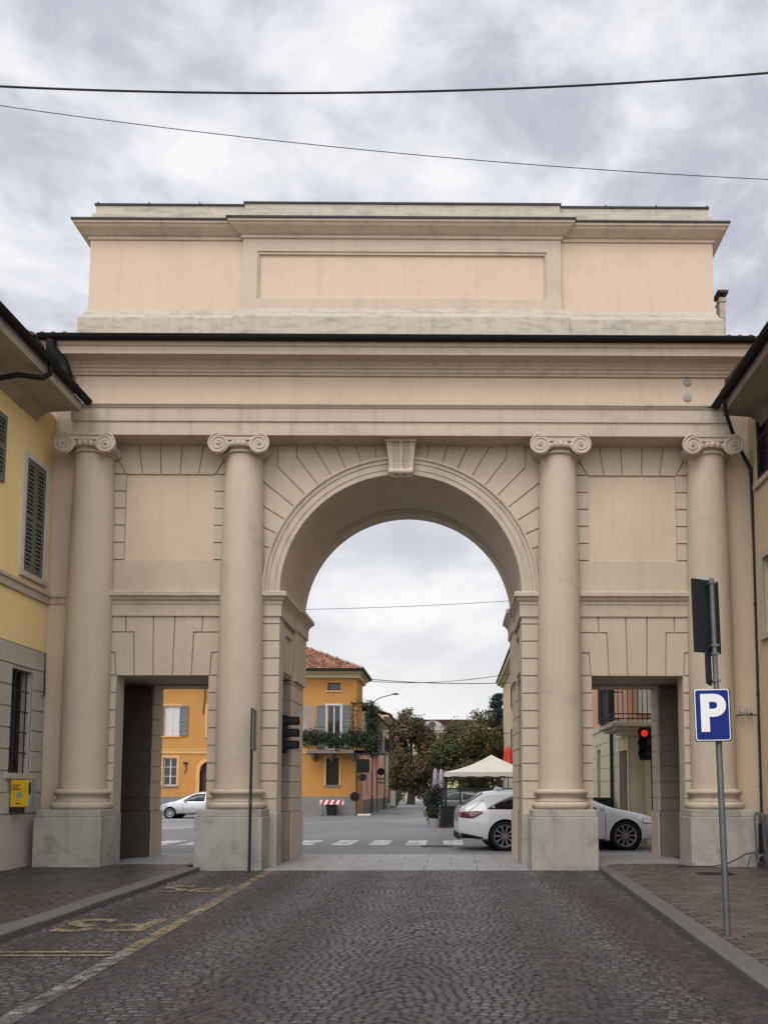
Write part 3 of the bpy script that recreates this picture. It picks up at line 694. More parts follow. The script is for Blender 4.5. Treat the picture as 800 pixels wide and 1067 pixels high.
b = MB(); b.box(bx0-.05, bx0+.2, 13.22, 13.29, bz0-.10, bz0-.002); b.build('bracket', 'iron', yb)
# --- dark stand at the far right
st = thing('bicycle_stand', 'dark metal bicycle stand of bent tubes beside the right pedestal', 'bicycle stand', (5.35, 13.2, 0))
X0, Zt = at(785.5, 848, 13.4); X1 = AX(797, 850, 13.2)
b = MB(); b.tube([(X0+.03,13.4,.09),(X0,13.4,Zt-.06),(X0+.03,13.4,Zt),(X1-.03,13.3,Zt),(X1,13.3,Zt-.08),(X1+.04,13.3,.09)], .018, 8); b.build('frame', 'galv', st, smooth=60)
b = MB(); b.box(X0+.05, X1-.01, 13.34, 13.37, .2, Zt-.16); b.build('panel', 'black', st)
for k in range(2):
    y = 13.15-k*.35; b = MB(); b.tube([(X0-.25+.3*(i/10), y-.0, .10+.26*math.sin(math.pi*min(1,i/7)*.9) if i < 8 else .2-.03*(i-8)) for i in range(11)]+[(X1+.2,y,.10)], .014, 8); b.build('wheel_loop', 'galv', st, smooth=60)

# ================================================================== GROUND
b = MB(); b.poly([(-500,-80,0),(500,-80,0),(500,900,0),(-500,900,0)]); structure(b.build('ground', 'asphalt'))
kL = lambda y: -4.39+.042*(13.1-y); kR = lambda y: 2.15+.055*(y-6.2)
b = MB(); b.poly([(kL(-2),-2,.022),(kR(-2),-2,.022),(kR(13.6),13.6,.022),(kL(13.6),13.6,.022)]); structure(b.build('road_bed', 'mortar'))
SC = [(.050,.040,.038),(.042,.034,.035),(.057,.045,.041),(.046,.035,.039),(.053,.044,.045),(.037,.031,.033)]
def sett(b, x, y, w, l, ang, z, cols, rr, ch=.010, zb=.012, kv=(.75,1.25)):
    c = rr.choice(cols); k = rr.uniform(*kv); b.tint = tuple(q*k for q in c)
    ca, sa = math.cos(ang), math.sin(ang); tx, ty = rr.uniform(-.045,.045), rr.uniform(-.045,.045)
    vs = []
    for (sx, sy) in ((-1,-1),(1,-1),(1,1),(-1,1)):
        jx, jy = sx*w/2+rr.uniform(-.004,.004), sy*l/2+rr.uniform(-.004,.004)
        vs.append((x+jx*ca-jy*sa, y+jx*sa+jy*ca, zb))
    for (sx, sy) in ((-1,-1),(1,-1),(1,1),(-1,1)):
        jx, jy = sx*(w/2-ch), sy*(l/2-ch)
        vs.append((x+jx*ca-jy*sa, y+jx*sa+jy*ca, z+jx*tx+jy*ty))
    b.idx(vs, [(4,5,6,7),(0,1,5,4),(1,2,6,5),(2,3,7,6),(3,0,4,7)])
b = MB(); W = 1.04; RR = .74; P_ = .074
for i in range(-4, 5):
    xc = -.9+i*W
    for r in range(-3, 190):
        half = math.asin(W/2/RR); n = int(2*half*RR/P_); off = rng.uniform(0,1)
        for k in range(-1,n+1):
            th = -half+(k+off)*2*half/n+rng.uniform(-.012,.012)
            if abs(th) > half: continue
            x = xc+RR*math.sin(th); y = r*P_+RR*(math.cos(th)-1)+rng.uniform(-.004,.004)
            if not (-.4 < y < 13.52 and kL(y)+.06 < x < kR(y)-.06): continue
            sett(b, x, y, P_*rng.uniform(.84,.97), P_*rng.uniform(.82,.94), -th+rng.uniform(-.09,.09), .032+rng.uniform(-.004,.004), SC, rng, .010, .024, (.82,1.18))
structure(b.build('road', 'sett', weld=False))
# pavements
RC = [(.10,.076,.065),(.088,.07,.062),(.115,.087,.074),(.092,.077,.072),(.075,.063,.058)]
def pavement(name, x0f, x1f, y0, y1, tw, tl, cols, z=.085):
    b = MB(); b.tint = (.05,.043,.038); b.poly([(x0f(y0),y0,z-.012),(x1f(y0),y0,z-.012),(x1f(y1),y1,z-.012),(x0f(y1),y1,z-.012)])
    r = 0; y = y0
    while y < y1-.02:
        x = x0f(y)+(.5*tw if r % 2 else .0)-tw*.0
        while x < x1f(y)-.03:
            w = min(tw, x1f(y)-x); sett(b, x+w/2, y+tl/2, w-.008, tl-.007, 0, z+rng.uniform(-.0025,.0025), cols, rng, .005, z-.011, (.8,1.2)); x += w
        y += tl; r += 1
    return structure(b.build(name, 'sett', weld=False))
pavement('pavement', lambda y: kR(y)+.24, lambda y: 5.64, 2.0, 14.1, .20, .105, RC)
pavement('pavement', lambda y: -7.58, lambda y: kL(y)-.29, 2.0, 14.1, .16, .105, [tuple(q*.68 for q in c) for c in RC])
b = MB(); y = 1.0
while y < 13.5:
    L = rng.uniform(.85,1.2); ye = min(13.58, y+L)
    for f, g in ((lambda q: kR(q), lambda q: kR(q)+.23), (lambda q: kL(q)-.28, lambda q: kL(q))):
        dz = rng.uniform(-.004,.004); z = .092+dz
        v = [(f(y),y+.004),(g(y),y+.004),(g(ye),ye-.004),(f(ye),ye-.004)]
        b.prism([(p[0],p[1],.005) for p in v], (0,0,z-.005))
    y = ye
structure(b.build('kerb', 'kerb', None, bevel=.014))
# stone threshold and passage floors
b = MB()
def slabs(x0, x1, y0, y1, sx, sy, z):
    ny = max(1, round((y1-y0)/sy)); nx = max(1, round((x1-x0)/sx))
    for j in range(ny):
        o = .5*(j % 2)
        for i in range(-1, nx+1):
            a, c = x0+(x1-x0)*(i+o)/nx, x0+(x1-x0)*(i+1+o)/nx; a, c = max(a,x0), min(c,x1)
            if c-a < .03: continue
            b.box(a+.004, c-.004, y0+(y1-y0)*j/ny+.004, y0+(y1-y0)*(j+1)/ny-.004, 0, z+rng.uniform(-.003,.003))
slabs(-3.32, 1.36, 13.60, 16.95, .95, .66, .04)
slabs(-6.5, -3.33, 14.12, 16.95, .8, .7, .07); slabs(1.37, 4.5, 14.12, 16.95, .8, .7, .07)
structure(b.build('threshold', 'slab', None, bevel=.006))
# painted lines
ln = lambda y: -2.40-.056*(y-0)
b = MB(); b.poly([(ln(6.7)-.07,6.7,.041),(ln(6.7)+.07,6.7,.041),(ln(13.4)+.07,13.4,.041),(ln(13.4)-.07,13.4,.041)])
for y in (6.52, 6.66): b.poly([(-4.10,y,.041),(ln(y)-.07,y,.041),(ln(y)-.07,y+.055,.041),(-4.10,y+.055,.041)])
structure(b.build('yellow_line', 'wornyellow', weld=False))
b = MB(); b.poly([(ln(1)-.07,1,.041),(ln(1)+.07,1,.041),(ln(6.69)+.07,6.69,.041),(ln(6.69)-.07,6.69,.041)])
structure(b.build('white_line', 'wornwhite', weld=False))
for (x, y, s) in ((-3.50, 8.05, 1.05), (-3.64, 11.0, 1.0)):
    o = text_obj('road_lettering', 'PS', s, 'wornyellow', None, Matrix.Translation((x,y,.042)) @ Matrix.Rotation(math.pi,4,'Z'), .02, 0); structure(o)
b = MB()
for px in (312, 350, 387, 424, 461):
    x = (px+11-472)/800*21.4; b.poly([(x-.27,20.3,.005),(x+.27,20.3,.005),(x+.27,22.3,.005),(x-.27,22.3,.005)])
for k in range(1, 12):
    x = (323-472)/800*21.4-k*.98; b.poly([(x-.27,20.3,.005),(x+.27,20.3,.005),(x+.27,22.3,.005),(x-.27,22.3,.005)])
b.poly([(-9.5,31,.005),(-9.3,31,.005),(-4.6,37,.005),(-4.8,37,.005)]); b.poly([(-14,30,.005),(-9.5,30.6,.005),(-9.5,30.9,.005),(-14,30.3,.005)])
structure(b.build('crossing_marking', 'cross', weld=False))
for (nm, px, py, w, l, lab) in (('drain_cover', 745, 916, .55, .32, 'dark iron drain cover in the right pavement near the pedestal'), ('manhole_cover', 455, 882, .8, .6, 'dark manhole cover in the asphalt before the white estate car')):
    d = fw*F_PX+rt*(px-PPX)-up*(py-PPY); t = -CAM_H/d.z; x, y = d.x*t, d.y*t; z = .088 if nm == 'drain_cover' else .002
    b = MB(); b.box(x-w/2, x+w/2, y-l/2, y+l/2, z-.02, z+.006)
    for k in range(7): b.box(x-w/2+.03+k*w/7.4, x-w/2+.05+k*w/7.4, y-l/2+.03, y+l/2-.03, z+.006, z+.012)
    tag(b.build(nm, 'iron', None, loc=(x,y,z)), lab, 'drain cover' if nm == 'drain_cover' else 'manhole cover')

# ================================================================== STREET FURNITURE NEAR THE GATE
PYo, PXo = 7.16, 2.52
sp = thing('parking_sign', 'blue square parking sign with white letter P on a grey steel pole', 'parking sign', (PXo, PYo, .08))
LEAN = .020
zt = AZ(736,603,PYo)
b = MB(); b.lathe([(.029,.08),(.029,2.05),(.024,2.07),(.024,zt),(.001,zt+.005)], (PXo,PYo,0), 16); b.build('pole', 'galv', sp, smooth=40)
ux = lambda px, py, Y: (lambda q: (q[0]+LEAN*(q[1]-.08), q[1]))(at(px, py, Y))
(sx0, sz1), (sx1, sz0) = ux(722.3, 718, PYo-.06), ux(761, 771.5, PYo-.06)
def rrect(cx, cz, w, h, r, n=5):
    p = []
    for (qx, qz, a0) in ((1,1,0),(-1,1,90),(-1,-1,180),(1,-1,270)):
        for k in range(n+1):
            a = R(a0+90*k/n); p.append((cx+qx*(w/2-r)+r*math.cos(a), cz+qz*(h/2-r)+r*math.sin(a)))
    return p
cx, cz, w, h = (sx0+sx1)/2, (sz0+sz1)/2, sx1-sx0, sz1-sz0; y = PYo-.065
def plate_at(name, mat, parent, cx, cz, w, h, r, y0, t):
    b = MB(); b.prism([(x,y0,z) for x, z in rrect(cx,cz,w,h,r)], (0,t,0)); return b.build(name, mat, parent)
pl = plate_at('sign_plate', 'white', sp, cx, cz, w, h, .025, y, .004)
plate_at('sign_face', 'blue', pl, cx, cz, w-.018, h-.018, .02, y-.002, .0019)
plate_at('sign_rim', 'greyplate', pl, cx+.006, cz-.004, w+.012, h+.01, .028, y+.0042, .022)
text_obj('letter', 'P', h*.98, 'white', pl, Matrix.Translation((cx-.005,y-.0045,cz)) @ Matrix.Rotation(R(90),4,'X'), .017, .001)
b = MB()
for z in (cz-h*.3, cz+h*.3): b.box(PXo-.04, PXo+.04, PYo-.04, PYo+.035, z-.012, z+.012)
b.build('clamp', 'galv', sp)
def turned_plate(name, px0, px1, py0, py1, ang, parent, y0, ww):
    (x0, z1), (x1, z0) = ux(px0,py0,y0), ux(px1,py1,y0)
    c = Vector(((x0+x1)/2, y0, 0)); u = Vector((math.cos(R(ang)), math.sin(R(ang)), 0)); n = Vector((-u.y,u.x,0))
    b = MB(); p = [c-u*ww/2, c+u*ww/2]
    b.prism([(p[0].x,p[0].y,z0),(p[1].x,p[1].y,z0),(p[1].x,p[1].y,z1),(p[0].x,p[0].y,z1)], n*.025)
    o = b.build(name, 'greyplate', parent, bevel=.004)
    b = MB()
    for z in (z0+.08*(z1-z0), z1-.07*(z1-z0)): b.box(PXo-.035, PXo+.035, PYo-.03, PYo+.06, z-.01, z+.01)
    b.build('clamp', 'galv', o); return o
turned_plate('sign_back', 722.5, 750, 604, 680, 27, sp, PYo+.06, .335)
turned_plate('small_sign_back', 733, 745, 680, 713, 62, sp, PYo+.055, .22)
sp.rotation_euler = (0, -LEAN, 0)
# edge-on sign in front of a pedestal
Xp = AX(260, 890, 13.42)
es = thing('sign_post', 'thin dark sign post seen edge-on before the pedestal left of the arch', 'sign post', (Xp, 13.42, .01))
b = MB(); b.lathe([(.026,.01),(.026,2.86),(.001,2.87)], (Xp,13.42,0), 12); b.build('pole', 'iron', es, smooth=40)
b = MB(); v_ = Vector((Xp,13.42,0)).normalized(); n_ = Vector((v_.y,-v_.x,0)); c_ = Vector((Xp,13.42,0))+n_*.036; p0, p1 = c_-v_*.25-n_*.035, c_+v_*.25+n_*.02
b.prism([(p0.x,p0.y,2.12),(p1.x,p1.y,2.12),(p1.x,p1.y,2.84),(p0.x,p0.y,2.84)], n_*.022); b.box(Xp, Xp+.035, 13.39, 13.45, 2.25, 2.29); b.box(Xp, Xp+.035, 13.39, 13.45, 2.68, 2.72); b.build('sign_plate', 'galv', es)
b = MB(); b.lathe([(.028,1.20),(.034,1.20),(.034,1.26),(.028,1.26)], (Xp,13.42,0), 12); b.build('collar', 'galv', es)
def traffic_light(label, loc, rot, lit, pole=None, arm=None):
    t = thing('traffic_light', label, 'traffic light', (0,0,0))
    b = MB(); b.prism([(x,-.07,z) for x, z in rrect(0,0,.27,.74,.05)], (0,.19,0)); b.build('housing', 'black', t)
    for i, z in enumerate((.235,0,-.235)):
        b = MB(); b.lathe([(.001,-.088),(.072,-.08),(.08,-.068)], (0,0,z), 20, 'Y'); b.build('lens', 'redlamp' if (i == 0 and lit) else 'black', t, smooth=50)
        b = MB(); vs = []; n = 14
        for k in range(n+1):
            a = R(-25+230*k/n)
            for rr, yy in ((.108,-.07),(.112,-.07),(.112,-.30+.12*max(0,-math.sin(a))-.0),(.108,-.30)): vs.append((rr*math.cos(a), yy, z+rr*math.sin(a)))
        b.idx(vs, [(k*4+q,(k+1)*4+q,(k+1)*4+(q+1)%4,k*4+(q+1)%4) for k in range(n) for q in range(4)]); b.build('visor', 'black', t, smooth=40)
    b = MB()
    if pole: b.lathe([(.035,-loc[2]+.02),(.035,.42),(.001,.43)], (.12,.19,0), 12); b.box(0,.12,.15,.2,.2,.25); b.box(0,.12,.15,.2,-.25,-.2); b.box(-.03,.03,.1,.2,.2,.25); b.box(-.03,.03,.1,.2,-.25,-.2); b.build('pole', 'iron', t, smooth=40)
    if arm: b.tube([(0,.1,.2),(arm[0],arm[1],.2)], .025, 8); b.tube([(0,.1,-.2),(arm[0],arm[1],-.2)], .025, 8); b.build('bracket', 'iron', t)
    t.location = loc; t.rotation_euler = (0,0,rot); return t
xt, zt_ = at(670.5, 775, 17.3)
tlr = traffic_light('black traffic light with red lamp lit, seen through the right doorway', (xt+.03,17.3,zt_), R(-24), True, pole=True)
xt, zt_ = at(296, 765, 14.98)
traffic_light('dark unlit traffic light with three visors on the left jamb of the arch', (xt-.02,14.98,zt_), R(90), False, arm=(-.36,.1))

# ================================================================== CARS
def interp(t, x):
    for (x0, y0), (x1, y1) in zip(t, t[1:]):
        if x <= x1: return y0+(y1-y0)*max(0, min(1,(x-x0)/(x1-x0)))
    return t[-1][1]
def make_car(kind, label, cat, top, bot, wid, belt, paint, WB, wr, side_win, rear_glass, wind, tail, head, doors, roof_f=.72, rails=False):
    """body lofted along x (front is +x), z up, rear axle at x = 0"""
    t = thing(kind, label, cat)
    xs0, xs1 = top[0][0], top[-1][0]; n = 46
    xs = [xs0+(xs1-xs0)*(.5-.5*math.cos(math.pi*(.06+.88*i/(n-1))))/1 for i in range(n)]
    xs = [xs0+(x-xs[0])*(xs1-xs0)/(xs[-1]-xs[0]) for x in xs]
    def section(x):
        w, zt, zb = interp(wid, x), interp(top, x), interp(bot, x); zl = min(belt(x), zt-.03)
        g = max(0, min(1, (zt-zl)/.48)); wg = w*(.95-(.95-roof_f)*g)
        return [(w*.86,zb),(w*.955,zb+.05),(w*.985,zb+(zl-zb)*.28),(w*1.0,zb+(zl-zb)*.55),(w*.992,zb+(zl-zb)*.75),(w*.968,zl-.03),(w*.945,zl),
                (w*.945+(wg-w*.945)*.55, zl+(zt-zl)*.52),(wg, zl+(zt-zl)*.88),(wg*.86, zl+(zt-zl)*.975),(wg*.5,zt-.003),(0,zt)]
    def side_y(x, z):
        s = section(x)
        for (y0, z0), (y1, z1) in zip(s, s[1:]):
            if z0 <= z <= z1 and z1 > z0: return y0+(y1-y0)*(z-z0)/(z1-z0)
        return s[0][0] if z < s[0][1] else 0
    b = MB(); K = len(section(0)); vs = []
    for x in xs:
        s = section(x); vs += [(x,-y,z) for y, z in s]+[(x,y,z) for y, z in s[-2::-1]]
    m_ = 2*K-1; fs = []
    for i in range(n-1):
        for q in range(m_-1): fs.append((i*m_+q,(i+1)*m_+q,(i+1)*m_+q+1,i*m_+q+1))
        fs.append((i*m_+m_-1,(i+1)*m_+m_-1,(i+1)*m_,i*m_))
    fs += [tuple(range(m_)), tuple((n-1)*m_+q for q in range(m_))]
    b.idx(vs, fs); body = b.build('body', paint, t, smooth=0)
    sd = body.modifiers.new('s', 'SUBSURF'); sd.levels = sd.render_levels = 1; evaluated(body)
    c = MB()
    for x in (0, WB): c.lathe([(wr+.045,-1.2),(wr+.045,1.2)], (x,0,wr), 36, 'Y')
    cutc = c.build('cutter', paint, None); cut(body, cutc, False)
    body.data.polygons.foreach_set('use_smooth', [True]*len(body.data.polygons)); body.data.set_sharp_from_angle(angle=R(32))
    for x in (0, WB):
        b = MB(); b.lathe([(wr+.04,-.70),(wr+.04,.70)], (x,0,wr), 30, 'Y', cap=False); b.lathe([(.001,-.5),(wr+.04,-.5)], (x,0,wr), 30, 'Y', cap=False); b.lathe([(.001,.5),(wr+.04,.5)], (x,0,wr), 30, 'Y', cap=False)
        for s in (-1,1):
            yy = s*(side_y(x, wr+.3)-.06); b.lathe([(wr+.043,yy),(wr+.043,yy-s*.3)], (x,0,wr), 30, 'Y', cap=False)
        b.build('wheel_arch', 'trim', t)
    for x in (0, WB):
        for s in (-1, 1):
            yo = s*(side_y(x if x == 0 else x-.1, .5)-.035); q = lambda d: yo-s*d
            b = MB(); b.lathe([(wr*.74,q(.01)),(wr*.80,q(-.005)),(wr*.95,q(.005)),(wr,q(.035)),(wr,q(.20)),(wr*.7,q(.22))], (x,0,wr), 36, 'Y', cap=False); wh = b.build('wheel', 'tyre', t, smooth=40)
            b = MB(); r2 = wr*.745
            b.lathe([(r2,q(.0)),(r2*.95,q(.01)),(r2*.93,q(.09)),(.0,q(.10))], (x,0,wr), 36, 'Y', cap=False)
            rim_in = b.build('rim_barrel', 'trim', wh, smooth=40)
            b = MB(); b.lathe([(r2*1.01,q(.012)),(r2*.99,q(-.004)),(r2*.92,q(.0)),(r2*.90,q(.03))], (x,0,wr), 36, 'Y', cap=False)
            b.lathe([(.001,q(.005)),(.05,q(.005)),(.065,q(.03)),(.065,q(.07))], (x,0,wr), 16, 'Y', cap=False)
            for k in range(10):
                a = 2*math.pi*k/10; u = Vector((math.cos(a),0,math.sin(a))); v = Vector((-math.sin(a),0,math.cos(a))); cc = Vector((x,0,wr))
                p = [cc+u*.055-v*.014, cc+u*r2*.93-v*.019, cc+u*r2*.93+v*.019, cc+u*.055+v*.014]
                b.prism([(w_.x, q(.012 if i in (0,3) else .004), w_.z) for i, w_ in enumerate(p)], (0, -s*.03, 0))
            b.build('rim', 'rim', wh, smooth=40)
    def side_patch(name, mat, zl, zh, x0, x1, off=.006, nn=14):
        for s in (-1, 1):
            b = MB(); vs = []
            for i in range(nn+1):
                x = x0+(x1-x0)*i/nn; a, c_ = zl(x), max(zl(x)+.002, zh(x))
                for k in range(4): z = a+(c_-a)*k/3; vs.append((x, s*(side_y(x,z)+off), z))
            b.idx(vs, [(i*4+k,(i+1)*4+k,(i+1)*4+k+1,i*4+k+1) for i in range(nn) for k in range(3)])
            o = b.build(name, mat, t, smooth=60)
            md = o.modifiers.new('thick', 'SOLIDIFY'); md.thickness = .012; md.offset = 0
    for (zl, zh, x0, x1) in side_win: side_patch('side_window', 'carglass', zl, zh, x0, x1, .004)
    side_patch('tail_light', 'taillight', *tail, off=.008); side_patch('headlight', 'headlight', *head, off=.008)
    def top_patch(name, x0, x1, f, e=0.0):
        b = MB(); vs = []; nn = 8; ys = [-1,-.8,-.4,0,.4,.8,1]
        for i in range(nn+1):
            x = x0+(x1-x0)*i/nn; s_ = section(x); zt = interp(top, x)
            for yy in ys:
                lim = s_[8][0]*f; y = yy*lim; z = interp([(p[0],p[1]) for p in s_[::-1]], abs(y))
                vs.append((x+e, y, z+.006))
        m2 = len(ys); b.idx(vs, [(i*m2+k,(i+1)*m2+k,(i+1)*m2+k+1,i*m2+k+1) for i in range(nn) for k in range(m2-1)]); b.build(name, 'carglass', t, smooth=60)
    top_patch('rear_window', *rear_glass); top_patch('windscreen', *wind)
    b = MB()
    for x, z0, z1 in doors:
        for s in (-1,1):
            pts = [(x, s*(side_y(x,z0+(z1-z0)*k/8)+.001), z0+(z1-z0)*k/8) for k in range(9)]; b.tube(pts, .006, 5)
    for s in (-1,1):
        zz = lambda x: interp(bot,x)+.06; pts = [(x, s*(side_y(x,zz(x))+.002), zz(x)) for x in [wr+.15+(WB-2*wr-.3)*k/8 for k in range(9)]]; b.tube(pts, .022, 6)
    b.build('seams', 'trim', t)
    for x, z0, z1 in doors[:-1]:
        for s in (-1,1):
            b = MB(); z = z1-.17; b.tube([(x+.10,s*(side_y(x+.1,z)+.01),z),(x+.14,s*(side_y(x+.14,z)+.03),z),(x+.27,s*(side_y(x+.27,z)+.03),z),(x+.31,s*(side_y(x+.31,z)+.01),z)], .013, 6); b.build('door_handle', paint, t, smooth=50)
    xm = doors[-1][0]-.10
    for s in (-1,1):
        b = MB(); z = belt(xm)+.05; b.ball((xm, s*(side_y(xm,belt(xm)-.05)+.12), z+.02), .1, 12, (.6,1,.75)); b.box(xm-.03,xm+.03,min(s*(side_y(xm,belt(xm)-.05)-.01),s*(side_y(xm,belt(xm)-.05)+.08)),max(s*(side_y(xm,belt(xm)-.05)-.01),s*(side_y(xm,belt(xm)-.05)+.08)),z-.04,z-.01); b.build('mirror', paint, t, smooth=50)
    if rails:
        for s in (-1,1):
            b = MB(); pts = [(x, s*(section(x)[9][0]+.03), section(x)[9][1]+.03+(-.025 if i in (0,10) else 0)) for i, x in enumerate([-.15+2.1*k/10 for k in range(11)])]; b.tube(pts, .016, 6); b.build('roof_rail', 'galv', t, smooth=50)
        b = MB(); b.prism([(-.15,-.01,1.44),(.12,-.01,1.47),(-.06,-.01,1.53),(-.12,-.01,1.53)], (0,.02,0)); b.build('antenna', paint, t)
        b = MB()
        for s in (-1,1): b.box(-1.07,-.85,min(s*.42,s*.66),max(s*.42,s*.66),.33,.40)
        b.build('exhaust', 'galv', t)
        b = MB(); vs = []
        for i in range(9):
            x = -1.02+.5*i/8
            for k in range(3): z = .30+.05*i/8*0+k*(.13-.10*i/8)/2; vs.append((x, -(side_y(x,z)+.006), z))
        b.idx(vs, [(i*3+k,(i+1)*3+k,(i+1)*3+k+1,i*3+k+1) for i in range(8) for k in range(2)]); b.idx([(x,-y,z) for x,y,z in vs], [(i*3+k,(i+1)*3+k,(i+1)*3+k+1,i*3+k+1) for i in range(8) for k in range(2)]); b.box(-1.10,-1.02,-.6,.6,.28,.42)
        b.build('rear_diffuser', 'trim', t)
    return t
blt = lambda x: .955-.012*max(0,x)-(.25*max(0,x-2.7))
wagon = make_car('estate_car', 'white estate car half hidden by the right arch pier', 'car',
    [(-1.10,.66),(-1.085,.90),(-1.04,1.02),(-.95,1.075),(-.78,1.19),(-.52,1.375),(-.46,1.405),(-.2,1.435),(.4,1.465),(1.0,1.475),(1.5,1.455),(1.85,1.39),(2.25,1.20),(2.62,1.02),(3.0,.955),(3.4,.88),(3.66,.79),(3.80,.68),(3.84,.60)],
    [(-1.10,.42),(-1.0,.33),(-.6,.24),(0,.2),(3,.19),(3.5,.22),(3.75,.27),(3.84,.36)],
    [(-1.10,.62),(-1.06,.74),(-.98,.82),(-.8,.885),(-.4,.925),(.2,.94),(2.9,.94),(3.3,.90),(3.6,.81),(3.76,.68),(3.84,.52)],
    blt, 'carwhite', 2.92, .355,
    [(lambda x: .985-.01*x, lambda x: interp([(-.42,.99),(-.12,1.17),(.25,1.31),(.9,1.345),(1.4,1.335),(1.75,1.26),(2.25,.99)], x), -.40, 2.22)],
    (-.95,-.50,1.12,-.0), (1.72,2.55,.98), (lambda x: interp([(-1.07,.80),(-.75,.77),(-.52,.90)],x), lambda x: interp([(-1.07,.93),(-.62,.945),(-.50,.92)],x), -1.07, -.52),
    (lambda x: .62+.05*(3.8-x), lambda x: .72+.1*(3.8-x), 3.35, 3.74),
    [(.52,.30,.95),(1.42,.26,.95),(2.42,.28,.92)], rails=True)
wagon.location = (1.15, 19.16, 0); wagon.rotation_euler = (0,0,R(4.5))
bh = lambda x: .88-.01*x-(.2*max(0,x-2.1))
hatch_args = dict(top=[(-.62,.62),(-.60,.85),(-.55,.96),(-.42,1.18),(-.28,1.33),(-.1,1.385),(.5,1.42),(1.0,1.41),(1.4,1.33),(1.8,1.12),(2.1,.95),(2.5,.88),(2.9,.78),(3.08,.66),(3.13,.56)],
    bot=[(-.62,.38),(-.45,.28),(0,.2),(2.4,.2),(2.9,.24),(3.13,.34)], wid=[(-.62,.60),(-.55,.72),(-.35,.78),(.2,.82),(2.2,.82),(2.7,.76),(3.0,.62),(3.13,.46)],
    belt=bh, WB=2.47, wr=.295,
    side_win=[(lambda x: .91, lambda x: interp([(-.28,.92),(.05,1.22),(.6,1.31),(.62,1.31)],x), -.26, .62),(lambda x: .90, lambda x: interp([(.68,1.31),(1.1,1.29),(1.4,1.2),(1.85,.91)],x), .68, 1.82)],
    rear_glass=(-.52,-.30,.95,-.0), wind=(1.42,2.05,.96), tail=(lambda x: .68, lambda x: .90, -.59, -.46), head=(lambda x: .60+.03*(3-x), lambda x: .70+.12*(3-x), 2.66, 3.0),
    doors=[(.62,.28,.88),(1.78,.28,.87)])
hatch = make_car('hatchback_car', 'small silver hatchback parked before the orange house, seen through the left doorway', 'car', paint='carsilver', **hatch_args)
hatch.location = (-12.35, 41.3, 0); hatch.rotation_euler = (0,0,R(180))

# ================================================================== THE SQUARE BEYOND
# --- orange corner house
YO = 46.0; FO = Fr((0,YO), (1,0), (0,-1)); OX0, OX1 = -27.0, -5.8
oh = thing('orange_house', 'orange two storey corner house with tiled hip roof and a planted balcony', 'house', (-16, YO+5, 0))
zO = 8.55
def pxr(x0, x1, y0, y1):
    a, z1 = at(x0, y0, YO); c, z0 = at(x1, y1, YO); return (a, c, z0, z1)
w_up = pxr(171.5,187,735.5,766.5); w_lo = pxr(170.5,184,789.5,818.5); w_fr = pxr(341,354.5,735,781); w_at = pxr(341.5,354.5,711.5,719.5); w_gr = pxr(340,353,790,818)
dcx = AX(218,800,YO); dr = AX(218,800,YO)-AX(208.5,800,YO); dz = AZ(218,803,YO)
extra_up = [(w_up[0]+dx, w_up[1]+dx, w_up[2], w_up[3]) for dx in (-3.2, 2.6, 5.3)]
extra_lo = [(w_lo[0]+dx, w_lo[1]+dx, w_lo[2], w_lo[3]) for dx in (-3.2, 5.0)]
holes = [w_up, w_lo, w_fr, w_at, w_gr, (dcx-dr, dcx+dr, 0, dz+dr)]+extra_up+extra_lo
b = MB(); panel_wall(b, FO, OX0, OX1, 0, zO, holes, .3); fpt = [(OX1,YO),(OX1,YO+2.9),(-9.2,YO+11),(OX0,YO+11),(OX0,YO)]
for (p0, p1) in zip(fpt, fpt[1:]): b.poly([(*p0,0),(*p1,0),(*p1,zO),(*p0,zO)])
b.poly([(*p,zO) for p in fpt]); b.build('wall', 'orange', oh)
b = MB(); gz = AZ(345,830,YO)
xs_ = [OX0, dcx-dr-.12, dcx+dr+.12, OX1]
for i in (0,2): b.fbox(FO, xs_[i], xs_[i+1], -.01, .04, 0, gz)
b.build('plinth', 'greyplinth', oh)
b = MB(); sz_ = AZ(345,783.5,YO); b.fbox(FO, OX0, OX1, -.01, .05, sz_-.10, sz_+.10); b.fbox(FO, OX0, OX1, -.01, .08, sz_+.10, sz_+.15); b.build('string_course', 'paleorange', oh)
b = MB(); pts = []                                                    # arched doorway
for k in range(17): a = math.pi*k/16; pts.append((math.cos(a), math.sin(a)))
o_ = [FO(dcx+dr+.22,.05,0)]+[FO(dcx+(dr+.22)*c, .05, dz+(dr+.22)*s) for c, s in pts]+[FO(dcx-dr-.22,.05,0)]
i_ = [FO(dcx+dr,.05,0)]+[FO(dcx+dr*c,.05,dz+dr*s) for c, s in pts]+[FO(dcx-dr,.05,0)]
for k in range(len(o_)-1): b.poly([o_[k],o_[k+1],i_[k+1],i_[k]])
for k in range(len(o_)-1):
    b.poly([i_[k],i_[k+1],(i_[k+1][0],YO+.3,i_[k+1][2]),(i_[k][0],YO+.3,i_[k][2])]); b.poly([o_[k],o_[k+1],(o_[k+1][0],YO,o_[k+1][2]),(o_[k][0],YO,o_[k][2])])
arc = [FO(dcx+dr*c,.001,dz+dr*s) for c, s in pts]
for k in range(len(pts)-1):                                            # wall infill between the arch and its square opening
    c = FO(dcx+dr if k < 8 else dcx-dr, .001, dz+dr); b.poly([arc[k],arc[k+1],c])
b.poly([arc[8],FO(dcx+dr,.001,dz+dr),FO(dcx-dr,.001,dz+dr)]) if False else None
dd = b.build('door_surround', 'paleorange', oh)
b = MB(); b.fbox(FO, dcx-dr, dcx+dr, -.30, -.24, 0, dz+dr); 
